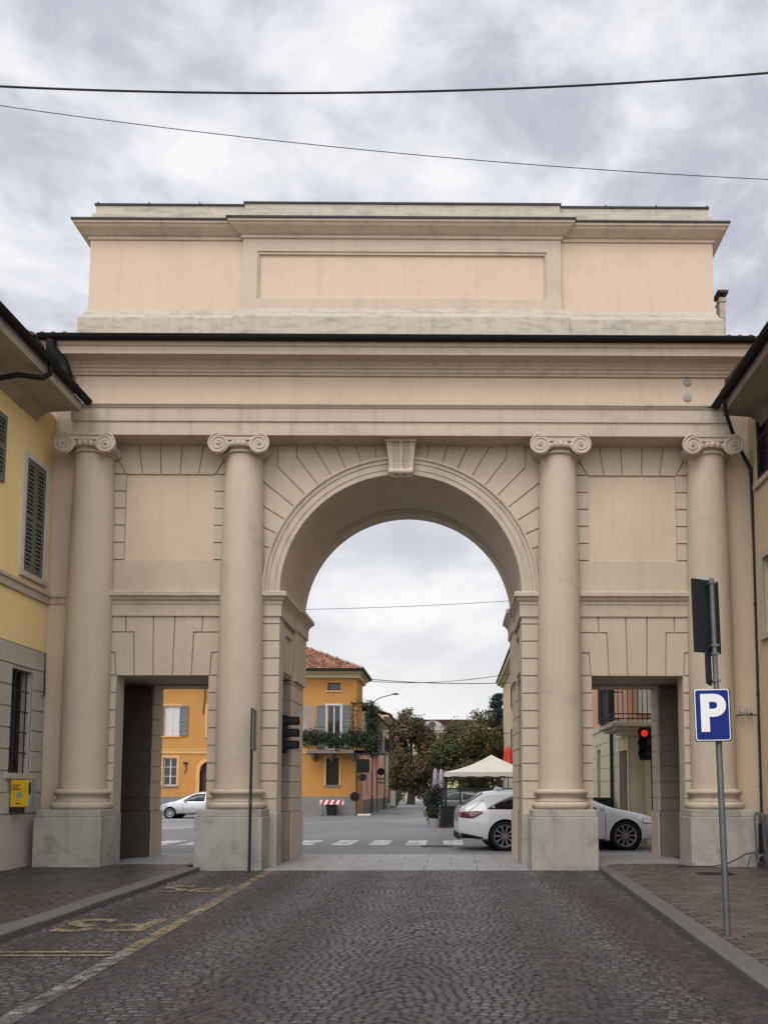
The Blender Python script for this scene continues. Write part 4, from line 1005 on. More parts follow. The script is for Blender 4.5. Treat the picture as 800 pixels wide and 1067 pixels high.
for s in (-1,1): b.fbox(FO, dcx+s*dr/2-.3*dr, dcx+s*dr/2+.3*dr, -.24, -.22, .3, dz*.9)
b.build('door', 'wood', dd)
window(FO, *w_up, oh, .12, 'frame', 'paleorange', 1, 'paleorange', .12, 'curtain')
lb = MB(); louvre_leaf(lb, FO, w_up[1]+.02, w_up[1]+.50, .04, w_up[2], w_up[3], .05); lb.build('open_shutter', 'shutter2', oh)
lb = MB(); louvre_leaf(lb, FO, w_up[0]-.50, w_up[0]-.02, .04, w_up[2], w_up[3], .05); lb.build('open_shutter', 'shutter2', oh)
for w_ in extra_up: window(FO, *w_, oh, .12, 'frame', 'paleorange', 1, 'paleorange', .12)
window(FO, *w_lo, oh, .15, 'frame', 'greyplinth', 1, 'paleorange', .13, 'glass', 2)
for w_ in extra_lo: window(FO, *w_, oh, .15, 'frame', 'greyplinth', 1, 'paleorange', .13, 'glass', 2)
window(FO, *w_gr, oh, .15, 'darkshutter', 'greyplinth', 1, 'paleorange', .12, 'glass', 0)
window(FO, *w_at, oh, .15, 'darkshutter', 'paleorange', 0, None, .1, 'glass', 0)
window(FO, *w_fr, oh, .12, 'frame', None, 1, 'frame', .10, 'glass', 0, 'balcony_door')
for q in ((w_fr[0]-.62,w_fr[0]-.12),(w_fr[1]+.12,w_fr[1]+.62)):
    lb = MB(); louvre_leaf(lb, FO, q[0], q[1], .035, w_fr[2]+.1, w_fr[3], .05); lb.build('open_shutter', 'shutter2', oh)
q = pxr(311,328.5,735,762); b = MB()
pp = [(q[0]+(q[1]-q[0])*u, q[2]+(q[3]-q[2])*v) for u, v in ((0,0),(.3,.04),(.6,-.03),(.95,.05),(1,.4),(.94,.7),(.98,.97),(.6,1.02),(.2,.96),(0,1))]
b.prism([FO(x,.012,z) for x, z in pp], (0,.01,0)); b.build('bare_plaster', 'bare', oh)
# balcony
bx = [AX(320,781,YO-1.1), AX(388.5,781,YO-1.1)]; bz = AZ(345,782,YO-1.0)
b = MB(); b.fbox(FO, bx[0], bx[1], 0, 1.15, bz-.16, bz); b.fbox(Fr((OX1,0),(0,1),(1,0)), YO-1.15, YO+1.6, 0, bx[1]-OX1, bz-.158, bz-.002)
for x in (AX(327,788,YO), AX(345,788,YO), AX(367,788,YO)): b.prism([FO(x,0,bz-.16),FO(x,.9,bz-.16),FO(x,.85,bz-.28),FO(x,.2,bz-.55),FO(x,0,bz-.6)], (.16,0,0))
bal = b.build('balcony', 'greyplinth', oh)
b = MB(); x = bx[0]+.05
while x < bx[1]: b.tube([FO(x,1.1,bz),FO(x,1.1,bz+1.0)], .012, 5); x += .13
b.tube([FO(bx[0]+.05,0,bz+1.0),FO(bx[0]+.05,1.1,bz+1.0),FO(bx[1]-.05,1.1,bz+1.0),FO(bx[1]-.05,-1.5,bz+1.0)], .022, 6)
b.build('railing', 'iron', bal)
# foliage helper: small leaf faces in many clumps
def leaves(b, lobes, n, size, cols, rr, flat=1.0, inner=.55, kv=(.6,1.3)):
    tot = sum(l[3]**2 for l in lobes)
    for (cx, cy, cz, r, sq) in [(l[0],l[1],l[2],l[3],l[4] if len(l) > 4 else (1,1,1)) for l in lobes]:
        m_ = int(n*r*r/tot); clump = []
        base = rr.choice(cols)
        for i in range(m_):
            if i % 7 == 0:
                d = Vector((rr.gauss(0,1),rr.gauss(0,1),rr.gauss(0,1))).normalized(); q = r*(inner+(1-inner)*rr.random()**.6)*rr.uniform(.9,1.08)
                cc = Vector((cx+d.x*q*sq[0], cy+d.y*q*sq[1], cz+d.z*q*sq[2])); cl = rr.choice(cols) if rr.random() < .45 else base; kk = rr.uniform(*kv)
            p = cc+Vector((rr.gauss(0,1),rr.gauss(0,1),rr.gauss(0,1)*flat))*size*.8
            nrm = (d+Vector((rr.gauss(0,1),rr.gauss(0,1),rr.gauss(0,1)))*.8).normalized(); u = nrm.orthogonal().normalized(); a = rr.uniform(0,6.28)
            u = Matrix.Rotation(a,3,nrm) @ u; w = nrm.cross(u); s = size*rr.uniform(.6,1.2)
            b.tint = tuple(c*kk*rr.uniform(.85,1.15) for c in cl)
            b.poly([p-u*s*.5, p-w*s*.28, p+u*s*.5, p+w*s*.28])
    return b
IVY = [(.022,.045,.016),(.03,.055,.02),(.018,.035,.014),(.06,.075,.035)]
b = MB(); x = bx[0]+.1; lob = []
while x < bx[1]: lob.append((x, YO-1.12, bz+rng.uniform(.45,.75), rng.uniform(.2,.55), (1,.55,rng.uniform(.7,1.3)))); x += .34
leaves(b, lob, 5200, .15, IVY, rng); tag(b.build('balcony_plants', 'leaf', None, loc=(-8,YO-1.1,bz), weld=False), 'row of dark green plants along the railing of the orange house balcony', 'balcony plants')
vx = [AX(368.5,760,YO-.9), AX(386,760,YO-.9)]; vz1 = AZ(375,733,YO-.9)
pg = thing('ivy_pergola', 'ivy covered iron pergola on the corner of the orange house balcony', 'pergola', (vx[0], YO-1, bz))
b = MB()
for xx in vx:
    for yy in (YO-1.1, YO+.9): b.tube([(xx,yy,bz),(xx,yy,vz1)], .03, 6)
for yy in (YO-1.1, YO+.9): b.tube([(vx[0],yy,vz1),(vx[1],yy,vz1)], .03, 6)
for xx in vx: b.tube([(xx,YO-1.1,vz1),(xx,YO+.9,vz1)], .03, 6)
b.build('frame', 'iron', pg)
b = MB(); lob = [(vx[0],YO-1.1,bz+k*.4,.17) for k in range(1,7)]+[(vx[1]+.05,YO-1.05+j*.5,bz+k*.42,.34) for k in range(0,8) for j in range(0,4) if k*.42 < vz1-bz+.1]+[(vx[0]+(vx[1]-vx[0])*k/4,YO-1.1,vz1-.05,.17) for k in range(5)]
leaves(b, lob, 3600, .14, IVY[:3], rng); b.build('ivy', 'leaf', pg, weld=False)
# roof: hip with tiles
ez = zO; E0, E1 = OX1+.45, YO-.75; YCUT = YO+3.5
def hip_roof(root, x0, x1, y0, y1, z, rise):
    dp = (y1-y0)/2; L = math.hypot(dp, rise); w, tl = .24, .42; cs, sn = dp/L, rise/L
    ns = int(L/tl)
    b = MB(); seg = 3
    for side in (0, 1):
        na = int(((x1-x0) if side == 0 else (y1-y0))/w)
        for j in range(ns):
            s0 = j*tl
            for i in range(na):
                a0 = i*w; am = a0+w/2; tr = s0*cs
                if side == 0:
                    if x0+am > x1-tr or x0+am < x0+tr: continue
                    P = lambda a, s, h: (x0+a, y0+s*cs-h*sn, z+s*sn+h*cs)
                else:
                    if am < tr or y0+am > YCUT+((y0+y1)/2-YCUT)*tr/dp: continue
                    P = lambda a, s, h: (x1-s*cs+h*sn, y0+a, z+s*sn+h*cs)
                c = rng.choice(TC); k = rng.uniform(.7,1.2); b.tint = tuple(q*k for q in c)
                pr = [(a0+w*q/seg, math.sin(math.pi*q/seg)*w*.32) for q in range(seg+1)]
                for (p, h), (p2, h2) in zip(pr, pr[1:]): b.poly([P(p,s0-.03,h+.035),P(p2,s0-.03,h2+.035),P(p2,s0+tl,h2),P(p,s0+tl,h)])
                b.poly([P(p,s0-.03,h+.035) for p, h in pr])
    b.tint = (.10,.05,.035); ym = (y0+y1)/2; R0, R1 = (x0+dp,ym,z+rise), (x1-dp,ym,z+rise)
    b.poly([(x0,y0,z),(x1,y0,z),R1,R0]); b.poly([(x1,y0,z),(x1,YCUT,z),R1]); b.poly([(x1,YCUT,z),R1,(-9.5,y1,z)]); b.poly([(-9.5,y1,z),(x0,y1,z),R0,R1]); b.poly([(x0,y1,z),(x0,y0,z),R0])
    rf = b.build('roof', 'tile', root, weld=False)
    b = MB(); b.tube([(x1,y0,z+.07),R1],.10,6); b.tube([R0,R1],.10,6); b.tint=None; b.build('ridge_tiles', 'bare', rf)
    return rf
rf = hip_roof(oh, OX0-.8, E0, E1, YO+11.8, ez+.1, 3.1)
b = MB(); b.prism([(OX0-.7,E1+.06,ez-.06),(E0-.06,E1+.06,ez-.06),(E0-.06,YCUT-.05,ez-.06),(-9.5,YO+11.7,ez-.06),(OX0-.7,YO+11.7,ez-.06)], (0,0,.11)); b.prism([(OX0,YO-.25,ez-.32),(OX1+.2,YO-.25,ez-.32),(OX1+.2,YO+3.1,ez-.32),(-9.2,YO+11.2,ez-.32),(OX0,YO+11.2,ez-.32)], (0,0,.26)); b.build('eave', 'cream', oh)
b = MB(); b.box(OX0-.8, E0+.06, E1-.10, E1+.02, ez+.0, ez+.17); b.box(E0-.04, E0+.08, E1, YCUT, ez+.0, ez+.17); b.build('gutter', 'gutter', oh)
# wall irons
for i, (px, y0, y1) in enumerate(((213.5,706,744),(193.5,795,806))):
    X, Z1 = at(px,y0,YO-.05); Z0 = AZ(px,y1,YO-.05); b = MB(); b.tube([(X,YO-.06,Z1),(X+.06,YO-.08,(Z0+Z1)/2),(X-.05,YO-.06,Z0)], .03, 6); b.box(X-.12,X+.12,YO-.1,YO,Z1-.05,Z1+.05); b.build('wall_iron', 'iron', oh)
# --- pink house down the side street, then a pale one
def street_house(name, label, X, y0, y1, zg, zt, low, upm, wins, shut, over=.5, D=9, balc=None, s=1):
    F = Fr((X,0),(0,1),(s,0)); t = thing(name, label, 'house', (X-s*D/2,(y0+y1)/2,0))
    wl = [w for w in wins if w[3] <= zg]; wu = [w for w in wins if w[2] >= zg]
    b = MB(); panel_wall(b, F, y0, y1, 0, zg, wl, .2); b.build('ground_floor', low, t)
    b = MB(); panel_wall(b, F, y0, y1, zg, zt, wu, .2); wall_body(b, F, y0, y1, 0, zt, D, 0); b.build('wall', upm, t)
    b = MB(); b.fbox(F, y0, y1, -.01, .04, 0, .9); b.build('plinth', 'greyplinth', t)
    for w in wins:
        o = window(F, *w, t, .14, 'frame', 'stone2' if w[2] > .3 else None, 1, 'stone2', .1)
        if shut and w[2] >= zg:
            for p, q in ((w[0]-.5,w[0]-.02),(w[1]+.02,w[1]+.5)):
                lb = MB(); louvre_leaf(lb, F, p, q, .035, w[2], w[3]); lb.build('open_shutter', shut, o)
    b = MB(); b.fbox(F, y0-.02, y1+.02, -.02, over, zt-.12, zt+.02); b.build('eave', 'cream', t)
    b = MB(); b.fbox(F, y0-.1, y1+.1, over-.02, over+.14, zt-.02, zt+.12); b.build('gutter', 'gutter', t)
    w, L = .3, .45; ns = int((over+D/2)/L/.93)
    tile_roof('roof', lambda a, s_, h: F(y0+a, over+.1-s_*.93-h*.36, zt+.06+s_*.36+h*.93), int((y1-y0)/w), ns, w, L, t, TC, rng)
    if balc:
        p0, p1, z = balc; b = MB(); b.fbox(F, p0, p1, 0, .85, z-.14, z); bb = b.build('balcony', 'greyplinth', t)
        b = MB(); y = p0+.04
        while y < p1: b.tube([F(y,.8,z),F(y,.8,z+1)], .014, 5); y += .14
        for y in (p0+.04,p1-.04):
            for d in (.2,.4,.6): b.tube([F(y,d,z),F(y,d,z+1)], .014, 5)
        b.tube([F(p0+.04,0,z+1),F(p0+.04,.8,z+1),F(p1-.04,.8,z+1),F(p1-.04,0,z+1)], .022, 6); b.build('railing', 'iron', bb)
    return t
street_house('pink_house', 'pale upper and pink lower walled house beside the orange corner house', -5.68, 48.7, 62.0, 4.2, 6.5, 'salmon', 'whitewall',
    [(50,50.9,1.3,3.0),(53,54,0.2,2.7),(56.5,57.4,1.3,3.0),(59.5,60.4,1.3,3.0),(51,52,4.6,6.0),(56,57,4.4,6.1),(59.5,60.5,4.6,6.0)], 'shutter2', .5, 8, (55,58.5,4.3))
street_house('pale_house', 'narrow cream coloured house at the end of the left street row', -5.66, 62.0, 67.0, 3.6, 7.6, 'cream', 'cream', [(63.8,64.8,1.2,2.9),(63.8,64.8,4.4,6.0)], None, .45, 8)
# --- long yellow house on the right side of the square
XS, YS = 4.7, 20.5; FS = Fr((XS,0),(0,1),(-1,0)); FE = Fr((0,YS),(1,0),(0,-1)); zG, zS = 3.32, 11.7
sh = thing('corner_palazzo', 'tall house of cream rusticated ground floor and peach upper wall behind the right doorway', 'house', (XS+5, 44, 0))
dY1, dz1 = atX(645.5, 782, XS); dY0, dz0 = atX(653.5, 782, XS)
dY0, dY1 = min(dY0,dY1), max(dY0,dY1); dz = (dz1+dz0)/2
nY1, nY0 = atX(622.5, 785, XS)[0], atX(626, 785, XS)[0]
lo = [(dY0,dY1,0,dz),(nY0,nY1,.8,2.75)]+[(y,y+1.1,.9,2.8) for y in (31,36,41,47,53,60)]
hi = [(22.8,23.9,3.55,5.9)]+[(y,y+1.1,z,z+2.0) for y in (27,31,36,41,47,53,60) for z in (4.4,8.0)]+[(22.8,23.9,8.0,10.0)]
b = MB(); panel_wall(b, FS, YS, 72, 0, zG, lo, .25); rust_front(b, FS, YS, 72, .55, zG-.02, .39, lo, .025, .018); b.fbox(FS, YS, 72, -.01, .05, zG-.02, zG+.12)
b.fbox(FE, XS, XS+14, -.01, .0, 0, zG); b.fbox(FE, XS+.42, XS+.62, 0, .10, 0, zG); b.build('ground_floor', 'creamstone', sh)
b = MB(); panel_wall(b, FS, YS, 34, zG, zS, [q for q in hi if q[1] < 34], .25); wall_body(b, FS, YS, 72, zG, zS, 14, 0); b.build('wall', 'peach', sh)
b = MB(); panel_wall(b, FS, 34, 72, zG, zS, [q for q in hi if q[0] > 34], .25); b.build('far_wall', 'ochre', sh)
for w in lo[1:]: window(FS, *w, sh, .2, 'wood', 'stone2', 1, None)
b = MB(); b.fbox(FS, dY0, dY1, -.25, -.18, 0, dz); b.fbox(FS, dY0+.1, (dY0+dY1)/2-.05, -.18, -.15, .2, dz-.2); b.fbox(FS, (dY0+dY1)/2+.05, dY1-.1, -.18, -.15, .2, dz-.2); b.build('door', 'darkshutter', sh)
for i, w in enumerate(hi):
    o = window(FS, *w, sh, .15, 'frame', 'stone2', 1, 'stone2', .1)
    for p, q in ((w[0]-.55,w[0]-.03),(w[1]+.03,w[1]+.55)):
        lb = MB(); louvre_leaf(lb, FS, p, q, .035, w[2], w[3]); lb.build('open_shutter', 'darkshutter', o)
w = (XS+.28, XS+.98, 3.5, 5.9); o = window(FE, *w, sh, -.02, 'frame', None, 1, 'stone2', .1, 'curtain', 0, 'balcony_door')
bzs = AZ(650,752,19.6); b = MB(); x0 = AX(637,748,19.5)
b.box(x0, XS+1.9, 19.5, YS, bzs-.12, bzs); b.box(x0, XS, YS, 21.3, bzs-.12, bzs); b.box(x0+.12, XS+1.8, 19.62, YS, bzs-.2, bzs-.12); b.box(x0+.3, XS+1.6, 19.8, YS, bzs-.30, bzs-.2); b.box(x0+.12, XS, YS, 21.2, bzs-.2, bzs-.12)
bb = b.build('balcony', 'stone2', sh, bevel=.015)
b = MB(); hr = .98
x = x0+.05
while x < XS+1.9: b.tube([(x,19.56,bzs),(x,19.56,bzs+hr)], .011, 5); x += .125
y = 19.68
while y < 21.3: b.tube([(x0+.05,y,bzs),(x0+.05,y,bzs+hr)], .011, 5); y += .125
for z in (bzs+.08, bzs+.2, bzs+hr): b.tube([(XS+1.9,19.56,z),(x0+.05,19.56,z),(x0+.05,21.25,z),(XS,21.25,z)], .016, 6)
b.build('railing', 'iron', bb)
b = MB(); X_ = AX(638.5,800,20.9); b.tube([(XS-.09,22.35,11.5),(XS-.09,22.35,.1)], .05, 8); b.build('downpipe', 'iron', sh)
b = MB(); b.fbox(FS, YS-.4, 72.3, -.02, .55, zS-.3, zS); b.fbox(FS, YS-.02, 72.0, -.02, .25, zS-.5, zS-.3); b.build('eave', 'cream', sh)
b = MB(); b.fbox(FS, YS-.4, 72.3, .5, .66, zS-.02, zS+.12); b.build('gutter', 'gutter', sh)
tile_roof('roof', lambda a, s_, h: FS(YS-.4+a, .6-s_*.93-h*.36, zS+.06+s_*.36+h*.93), 170, 14, .3, .5, sh, TC, rng)
# --- far palace closing the view
YP = 120; fp = thing('far_palace', 'long cream building with red roof and arched dormer closing the street', 'palace', (-5, YP+6, 0))
FP = Fr((0,YP),(1,0),(0,-1)); zP = AZ(450,757.5,YP); b = MB()
wp = [(x, x+1.3, z, z+2.1) for x in [-24+k*3.1 for k in range(17)] for z in (1.2, 5.0, 8.6)]
panel_wall(b, FP, -30, 32, 0, zP, wp, .3); wall_body(b, FP, -30, 32, 0, zP, 14, 0); b.build('wall', 'cream', fp)
for w in wp: window(FP, *w, fp, .2, 'wood', None, 1, None)
b = MB(); b.fbox(FP, -30, 32, 0, .5, zP-.5, zP); b.fbox(FP, -30, 32, 0, .25, zP-.9, zP-.5); b.fbox(FP,-30,32,0,.2,4.1,4.4); b.build('cornice', 'stone2', fp)
b = MB(); b.tint = (.27,.095,.07); zr = AZ(450,749.5,YP+6)
for k in range(20):
    t0, t1 = k/20, (k+1)/20; kk = rng.uniform(.85,1.1); b.tint = (.42*kk,.15*kk,.11*kk)
    b.poly([(-31,YP-.6+7*t0,zP+(zr-zP)*t0+.05),(33,YP-.6+7*t0,zP+(zr-zP)*t0+.05),(33,YP-.6+7*t1,zP+(zr-zP)*t1),(-31,YP-.6+7*t1,zP+(zr-zP)*t1)])
b.poly([(-31,YP+6.4,zr),(33,YP+6.4,zr),(33,YP+14,zP),(-31,YP+14,zP)]); b.build('roof', 'tile', fp, weld=False)
dxp = AX(450.5,755,YP); b = MB(); pts = [(dxp-2.2,zP-.2),(dxp+2.2,zP-.2),(dxp+2.2,zP+.15)]+[(dxp+1.5*math.cos(math.pi*k/10), zP+.15+.8*math.sin(math.pi*k/10)) for k in range(11)]+[(dxp-2.2,zP+.15)]
b.prism([(x,YP-.55,z) for x, z in pts], (0,3,0)); dm = b.build('dormer', 'dormer', fp)
b = MB(); b.lathe([(.001,-.03),(.5,-.03),(.5,.02)], (dxp,YP-.56,zP+.35), 18, 'Y'); b.build('round_window', 'glass', dm)

# --- trees
def tree(name, label, x, y, h, r, cols, n, leaf, rr, trunk_h=1.9, sq=1.15, group=None):
    t = thing(name, label, 'tree', (x,y,0), group); b = MB()
    b.tube([(x,y,-.1),(x+.05,y,1.2),(x-.03,y+.05,trunk_h+.4),(x+.02,y,h*.5),(x,y,h*.8)], [.5,.4,.32,.2,.05], 10)
    for k in range(9):
        a = rr.uniform(0,6.28); z0 = trunk_h+rr.uniform(0,h*.25); e = Vector((math.cos(a)*r*.7, math.sin(a)*r*.7, h*.25*rr.uniform(.5,1.3)))
        p = Vector((x,y,z0)); b.tube([p, p+e*.5+Vector((0,0,-.1)), p+e], [.12,.08,.03], 6)
    b.build('trunk', 'bark', t, smooth=60); b = MB(); lob = []; zc = (h+trunk_h)/2; hh = (h-trunk_h)/2
    for k in range(60):
        d = Vector((rr.gauss(0,1),rr.gauss(0,1),rr.gauss(0,1))).normalized(); q = rr.uniform(.45,.80) if k < 34 else rr.uniform(.82,1.0)
        bulge = 1.0-.25*max(0,d.z)
        lob.append((x+d.x*r*q*bulge, y+d.y*r*q*bulge, zc+d.z*hh*q, r*(rr.uniform(.20,.34) if k < 34 else rr.uniform(.08,.17))))
    leaves(b, lob, n, leaf, cols, rr, 1, .35, (.55,1.35)); b.build('crown', 'leaf', t, weld=False); return t
HC = [(.12,.09,.04),(.15,.09,.043),(.10,.098,.038),(.18,.10,.048),(.085,.085,.034),(.075,.085,.034)]
HC2 = [(.10,.115,.04),(.13,.11,.044),(.08,.105,.036),(.15,.115,.05),(.075,.09,.032)]
tree('lime_tree', 'russet brown round crowned street tree left of the closed mauve parasols', (428-472)/800*84, 84, AZ(428,738,84), 3.55, HC, 36000, .30, random.Random(3), .5)
tree('lime_tree', 'olive green street tree rising behind the cream gazebo', (492-472)/800*74, 74, AZ(490,738,74), 4.1, HC2, 36000, .28, random.Random(4), .5)
tree('lime_tree', 'brown tree half hidden between the pale house and the russet tree', (409-472)/800*98, 98, AZ(410,760,98), 2.7, HC, 6000, .3, random.Random(8), .8)
tree('lime_tree', 'brownish tree beyond the gap between the two street trees', (462-472)/800*100, 100, AZ(470,772,100), 2.6, HC2, 6000, .3, random.Random(6), 2.0)
for px_s, ys_, hs_, lab in ((414,80,1.5,'dark shrub at the foot of the russet street tree'),(441,90,1.9,'dark shrub right of the russet tree trunk'),(399,79,1.3,'dark shrub at the corner of the pale house')):
    xs = (px_s-472)/800*ys_; t = thing('shrub', lab, 'shrub', (xs,ys_,0)); b = MB(); b.tube([(xs,ys_,0),(xs,ys_,hs_*.6)], .06, 6); b.build('stem','bark',t)
    b = MB(); leaves(b, [(xs+rng.uniform(-.6,.6),ys_+rng.uniform(-.4,.4),rng.uniform(.4,hs_-.3),.45) for k in range(9)], 1200, .2, HC2[2:], rng); b.build('foliage','leaf',t,weld=False)
cx, cy = (519-472)/800*82, 82; ch_ = AZ(517,722,82)
ct = thing('cedar', 'dark blue green cedar with ragged tiers against the right house row', 'tree', (cx,cy,0))
b = MB(); b.tube([(cx,cy,0),(cx+.1,cy,ch_*.6),(cx,cy,ch_*.97)], [.35,.2,.04], 8); rr = random.Random(11); lob = []
for k in range(34):
    z = 3.2+(ch_-3.6)*k/33; L = 3.7*(1-(k/33)**1.4)+.4
    for j in range(3):
        a = rr.uniform(0,6.28); L2 = L*rr.uniform(.6,1.1); p = Vector((cx,cy,z)); e = p+Vector((math.cos(a)*L2, math.sin(a)*L2, rr.uniform(-.2,.35)))
        b.tube([p,(p+e)/2+Vector((0,0,.12)),e], [.06,.04,.015], 5)
        for q in (.35,.6,.8,1): v = p.lerp(e,q); lob.append((v.x,v.y,v.z,.42*(1.15-q*.5),(1.2,1.2,.42)))
b.build('trunk', 'bark', ct); b = MB(); leaves(b, lob, 17000, .2, [(.022,.038,.03),(.03,.048,.036),(.016,.03,.024)], rr, .4, .2); b.build('crown', 'leaf', ct, weld=False)

# --- cafe terrace
GY = 30.2; gx0, gx1 = AX(462.5,808,GY), AX(462.5,808,GY)+3.9; gze = AZ(480,804.5,GY); gzp = AZ(512,786.5,GY+1.95)
gz_ = thing('gazebo', 'cream canvas gazebo with pyramid roof over the dark cafe terrace', 'gazebo', ((gx0+gx1)/2, GY+1.95, 0))
b = MB(); cxg, cyg = (gx0+gx1)/2, GY+1.95; n = 8; vs = []
for sx, sy, ex, ey in ((-1,-1,1,-1),(1,-1,1,1),(1,1,-1,1),(-1,1,-1,-1)):
    for i in range(n):
        for j in range(n):
            def pt(u, v):
                ed = Vector((cxg+1.95*(sx+(ex-sx)*u), cyg+1.95*(sy+(ey-sy)*u), gze+.0)); ap_ = Vector((cxg,cyg,gzp)); p = ed.lerp(ap_, v); p.z -= .16*math.sin(math.pi*v)*(1-.3*abs(2*u-1)); return p
            b.poly([pt(i/n,j/n),pt((i+1)/n,j/n),pt((i+1)/n,(j+1)/n),pt(i/n,(j+1)/n)])
    for i in range(24):
        def vp(u, d): p = Vector((cxg+1.955*(sx+(ex-sx)*u), cyg+1.955*(sy+(ey-sy)*u), gze-d*(.17+.02*math.sin(u*40)))); return p
        b.poly([vp(i/24,0),vp((i+1)/24,0),vp((i+1)/24,1),vp(i/24,1)])
b.build('canopy', 'canvas', gz_, smooth=40)
for sx in (-1,1):
    for sy in (-1,1):
        b = MB(); b.tube([(cxg+sx*1.9,cyg+sy*1.9,0),(cxg+sx*1.9,cyg+sy*1.9,gze)], .04, 8); b.build('post', 'iron', gz_)
wx0 = AX(459.5,850,30.0)
wb = thing('windbreak', 'dark framed glass windbreak fencing the terrace under the gazebo', 'windbreak', (wx0+2, 30.1, 0))
b = MB(); 
for x in (wx0, wx0+.75, wx0+1.6, wx0+2.45, wx0+3.3, wx0+4.15): b.box(x-.03, x+.03, 30.0, 30.06, 0, 1.55)
for z in (0.05,.80,1.5): b.box(wx0, wx0+4.15, 30.005, 30.055, z, z+.05)
for y in (30.8,31.8,32.8,33.6): b.box(wx0-.03, wx0+.03, y-.03, y+.03, 0, 1.55)
for z in (0.05,.80,1.5): b.box(wx0-.025, wx0+.025, 30.06, 33.6, z, z+.05)
b.build('frame', 'iron', wb)
b = MB(); b.box(wx0+.03, wx0+4.12, 30.02, 30.04, .1, .8); b.box(wx0-.01, wx0+.01, 30.06, 33.57, .1, .8); b.build('lower_panel', 'greyplate', wb)
m, nt, bb_ = newmat('tinted_glass'); bb_.inputs['Base Color'].default_value = (.25,.28,.28,1); bb_.inputs['Roughness'].default_value = .05; bb_.inputs['Transmission Weight'].default_value = .85; bb_.inputs['IOR'].default_value = 1.1; M['tglass'] = m
b = MB(); b.box(wx0+.03, wx0+4.12, 30.025, 30.035, .85, 1.5); b.box(wx0-.005, wx0+.005, 30.06, 33.57, .85, 1.5); b.build('glass_panel', 'tglass', wb)
def cafe_table(x, y, lab, labs):
    t = thing('cafe_table', lab, 'table', (x,y,0)); b = MB(); b.lathe([(.001,.72),(.36,.72),(.36,.745),(.001,.745)], (x,y,0), 20); b.build('table_top', 'wood', t)
    b = MB(); b.lathe([(.22,.0),(.22,.02),(.03,.05),(.03,.72)], (x,y,0), 12); b.build('leg', 'iron', t)
    for k, (dx, dy) in enumerate(((-.6,0),(.6,.1))):
        c = thing('cafe_chair', labs[k], 'chair', (x+dx,y+dy,0), 'chairs on the cafe terrace'); b = MB(); b.box(x+dx-.2,x+dx+.2,y+dy-.2,y+dy+.2,.43,.46); b.build('seat','black',c)
        s = -1 if dx < 0 else 1; b = MB(); b.box(x+dx+s*.18,x+dx+s*.21,y+dy-.2,y+dy+.2,.55,.88); b.build('backrest','black',c)
        for ax in (-1,1):
            for ay in (-1,1): b = MB(); b.tube([(x+dx+ax*.19,y+dy+ay*.18,0),(x+dx+ax*.19,y+dy+ay*.18,.88 if ax == s else .43)], .014, 5); b.build('leg','iron',c)
cafe_table(.45, 31.4, 'dark round cafe table nearest the left end of the windbreak', ('black cafe chair behind the corner of the windbreak','black cafe chair right of the leftmost cafe table'))
cafe_table(2.2, 32.3, 'dark round cafe table under the middle of the gazebo', ('black cafe chair under the gazebo peak','black cafe chair nearest the estate car roof'))
def parasol(name, lab, x, y, z0, z1, r, mat, grp=None):
    t = thing(name, lab, 'parasol', (x,y,0), grp); b = MB(); b.tube([(x,y,0),(x,y,z1+.08)], .025, 8); b.lathe([(.001,0),(.28,0),(.28,.06),(.04,.1)], (x,y,0), 16); b.build('pole','iron',t)
    b = MB(); vs = []; seg = 20; pr = [(.9,0),(1.0,.25),(.72,.6),(.78,.75),(.35,.95),(.05,1)]
    for i in range(seg):
        a = 2*math.pi*i/seg; f = 1+.28*math.cos(a*5)
        for q, h in pr: vs.append((x+r*q*f*math.cos(a), y+r*q*f*math.sin(a), z0+(z1-z0)*h))
    m_ = len(pr); b.idx(vs, [(i*m_+k,((i+1)%seg)*m_+k,((i+1)%seg)*m_+k+1,i*m_+k+1) for i in range(seg) for k in range(m_-1)]); b.build('folded_cloth', mat, t, smooth=50)
for px, lab in ((453.2,'folded mauve parasol, left of the pair at the terrace corner'),(458.8,'folded mauve parasol, right of the pair at the terrace corner')):
    X, z1 = at(px,800,33); parasol('parasol', lab, X, 33+.2*(px-453), AZ(px,824,33), z1, .115, 'purple', 'folded parasols by the terrace')
X, z1 = at(529,778,40); parasol('parasol', 'folded bright red parasol behind the gazebo roof', X, 40, AZ(529,797,40), z1, .25, 'redcloth')
def potted(lab, x, y, h, r, ph):
    t = thing('potted_plant', lab, 'potted plant', (x,y,0)); b = MB(); b.lathe([(.001,0),(r*.6,0),(r*.78,ph),(r*.72,ph),(r*.66,ph-.06),(.001,ph-.06)], (x,y,0), 18); b.build('pot','pot',t,smooth=40)
    b = MB(); b.tube([(x,y,ph-.1),(x,y,h*.7)], .03, 6); b.build('stem','bark',t)
    b = MB(); leaves(b, [(x+rng.uniform(-.2,.2)*r*2,y+rng.uniform(-.2,.2),ph+.1+(h-ph)*k/9,r*rng.uniform(.5,.85)) for k in range(9)], 1500, .11, [(.02,.04,.016),(.028,.055,.02),(.016,.03,.012)], rng); b.build('foliage','leaf',t,weld=False)
potted('tall dark shrub in a concrete pot beside the folded mauve parasols', AX(453.5,855,30.3), 30.3, 1.5, .34, .36)
potted('low dark shrub in a pot behind the first one along the street', AX(449,845,34), 34, 1.25, .30, .3)
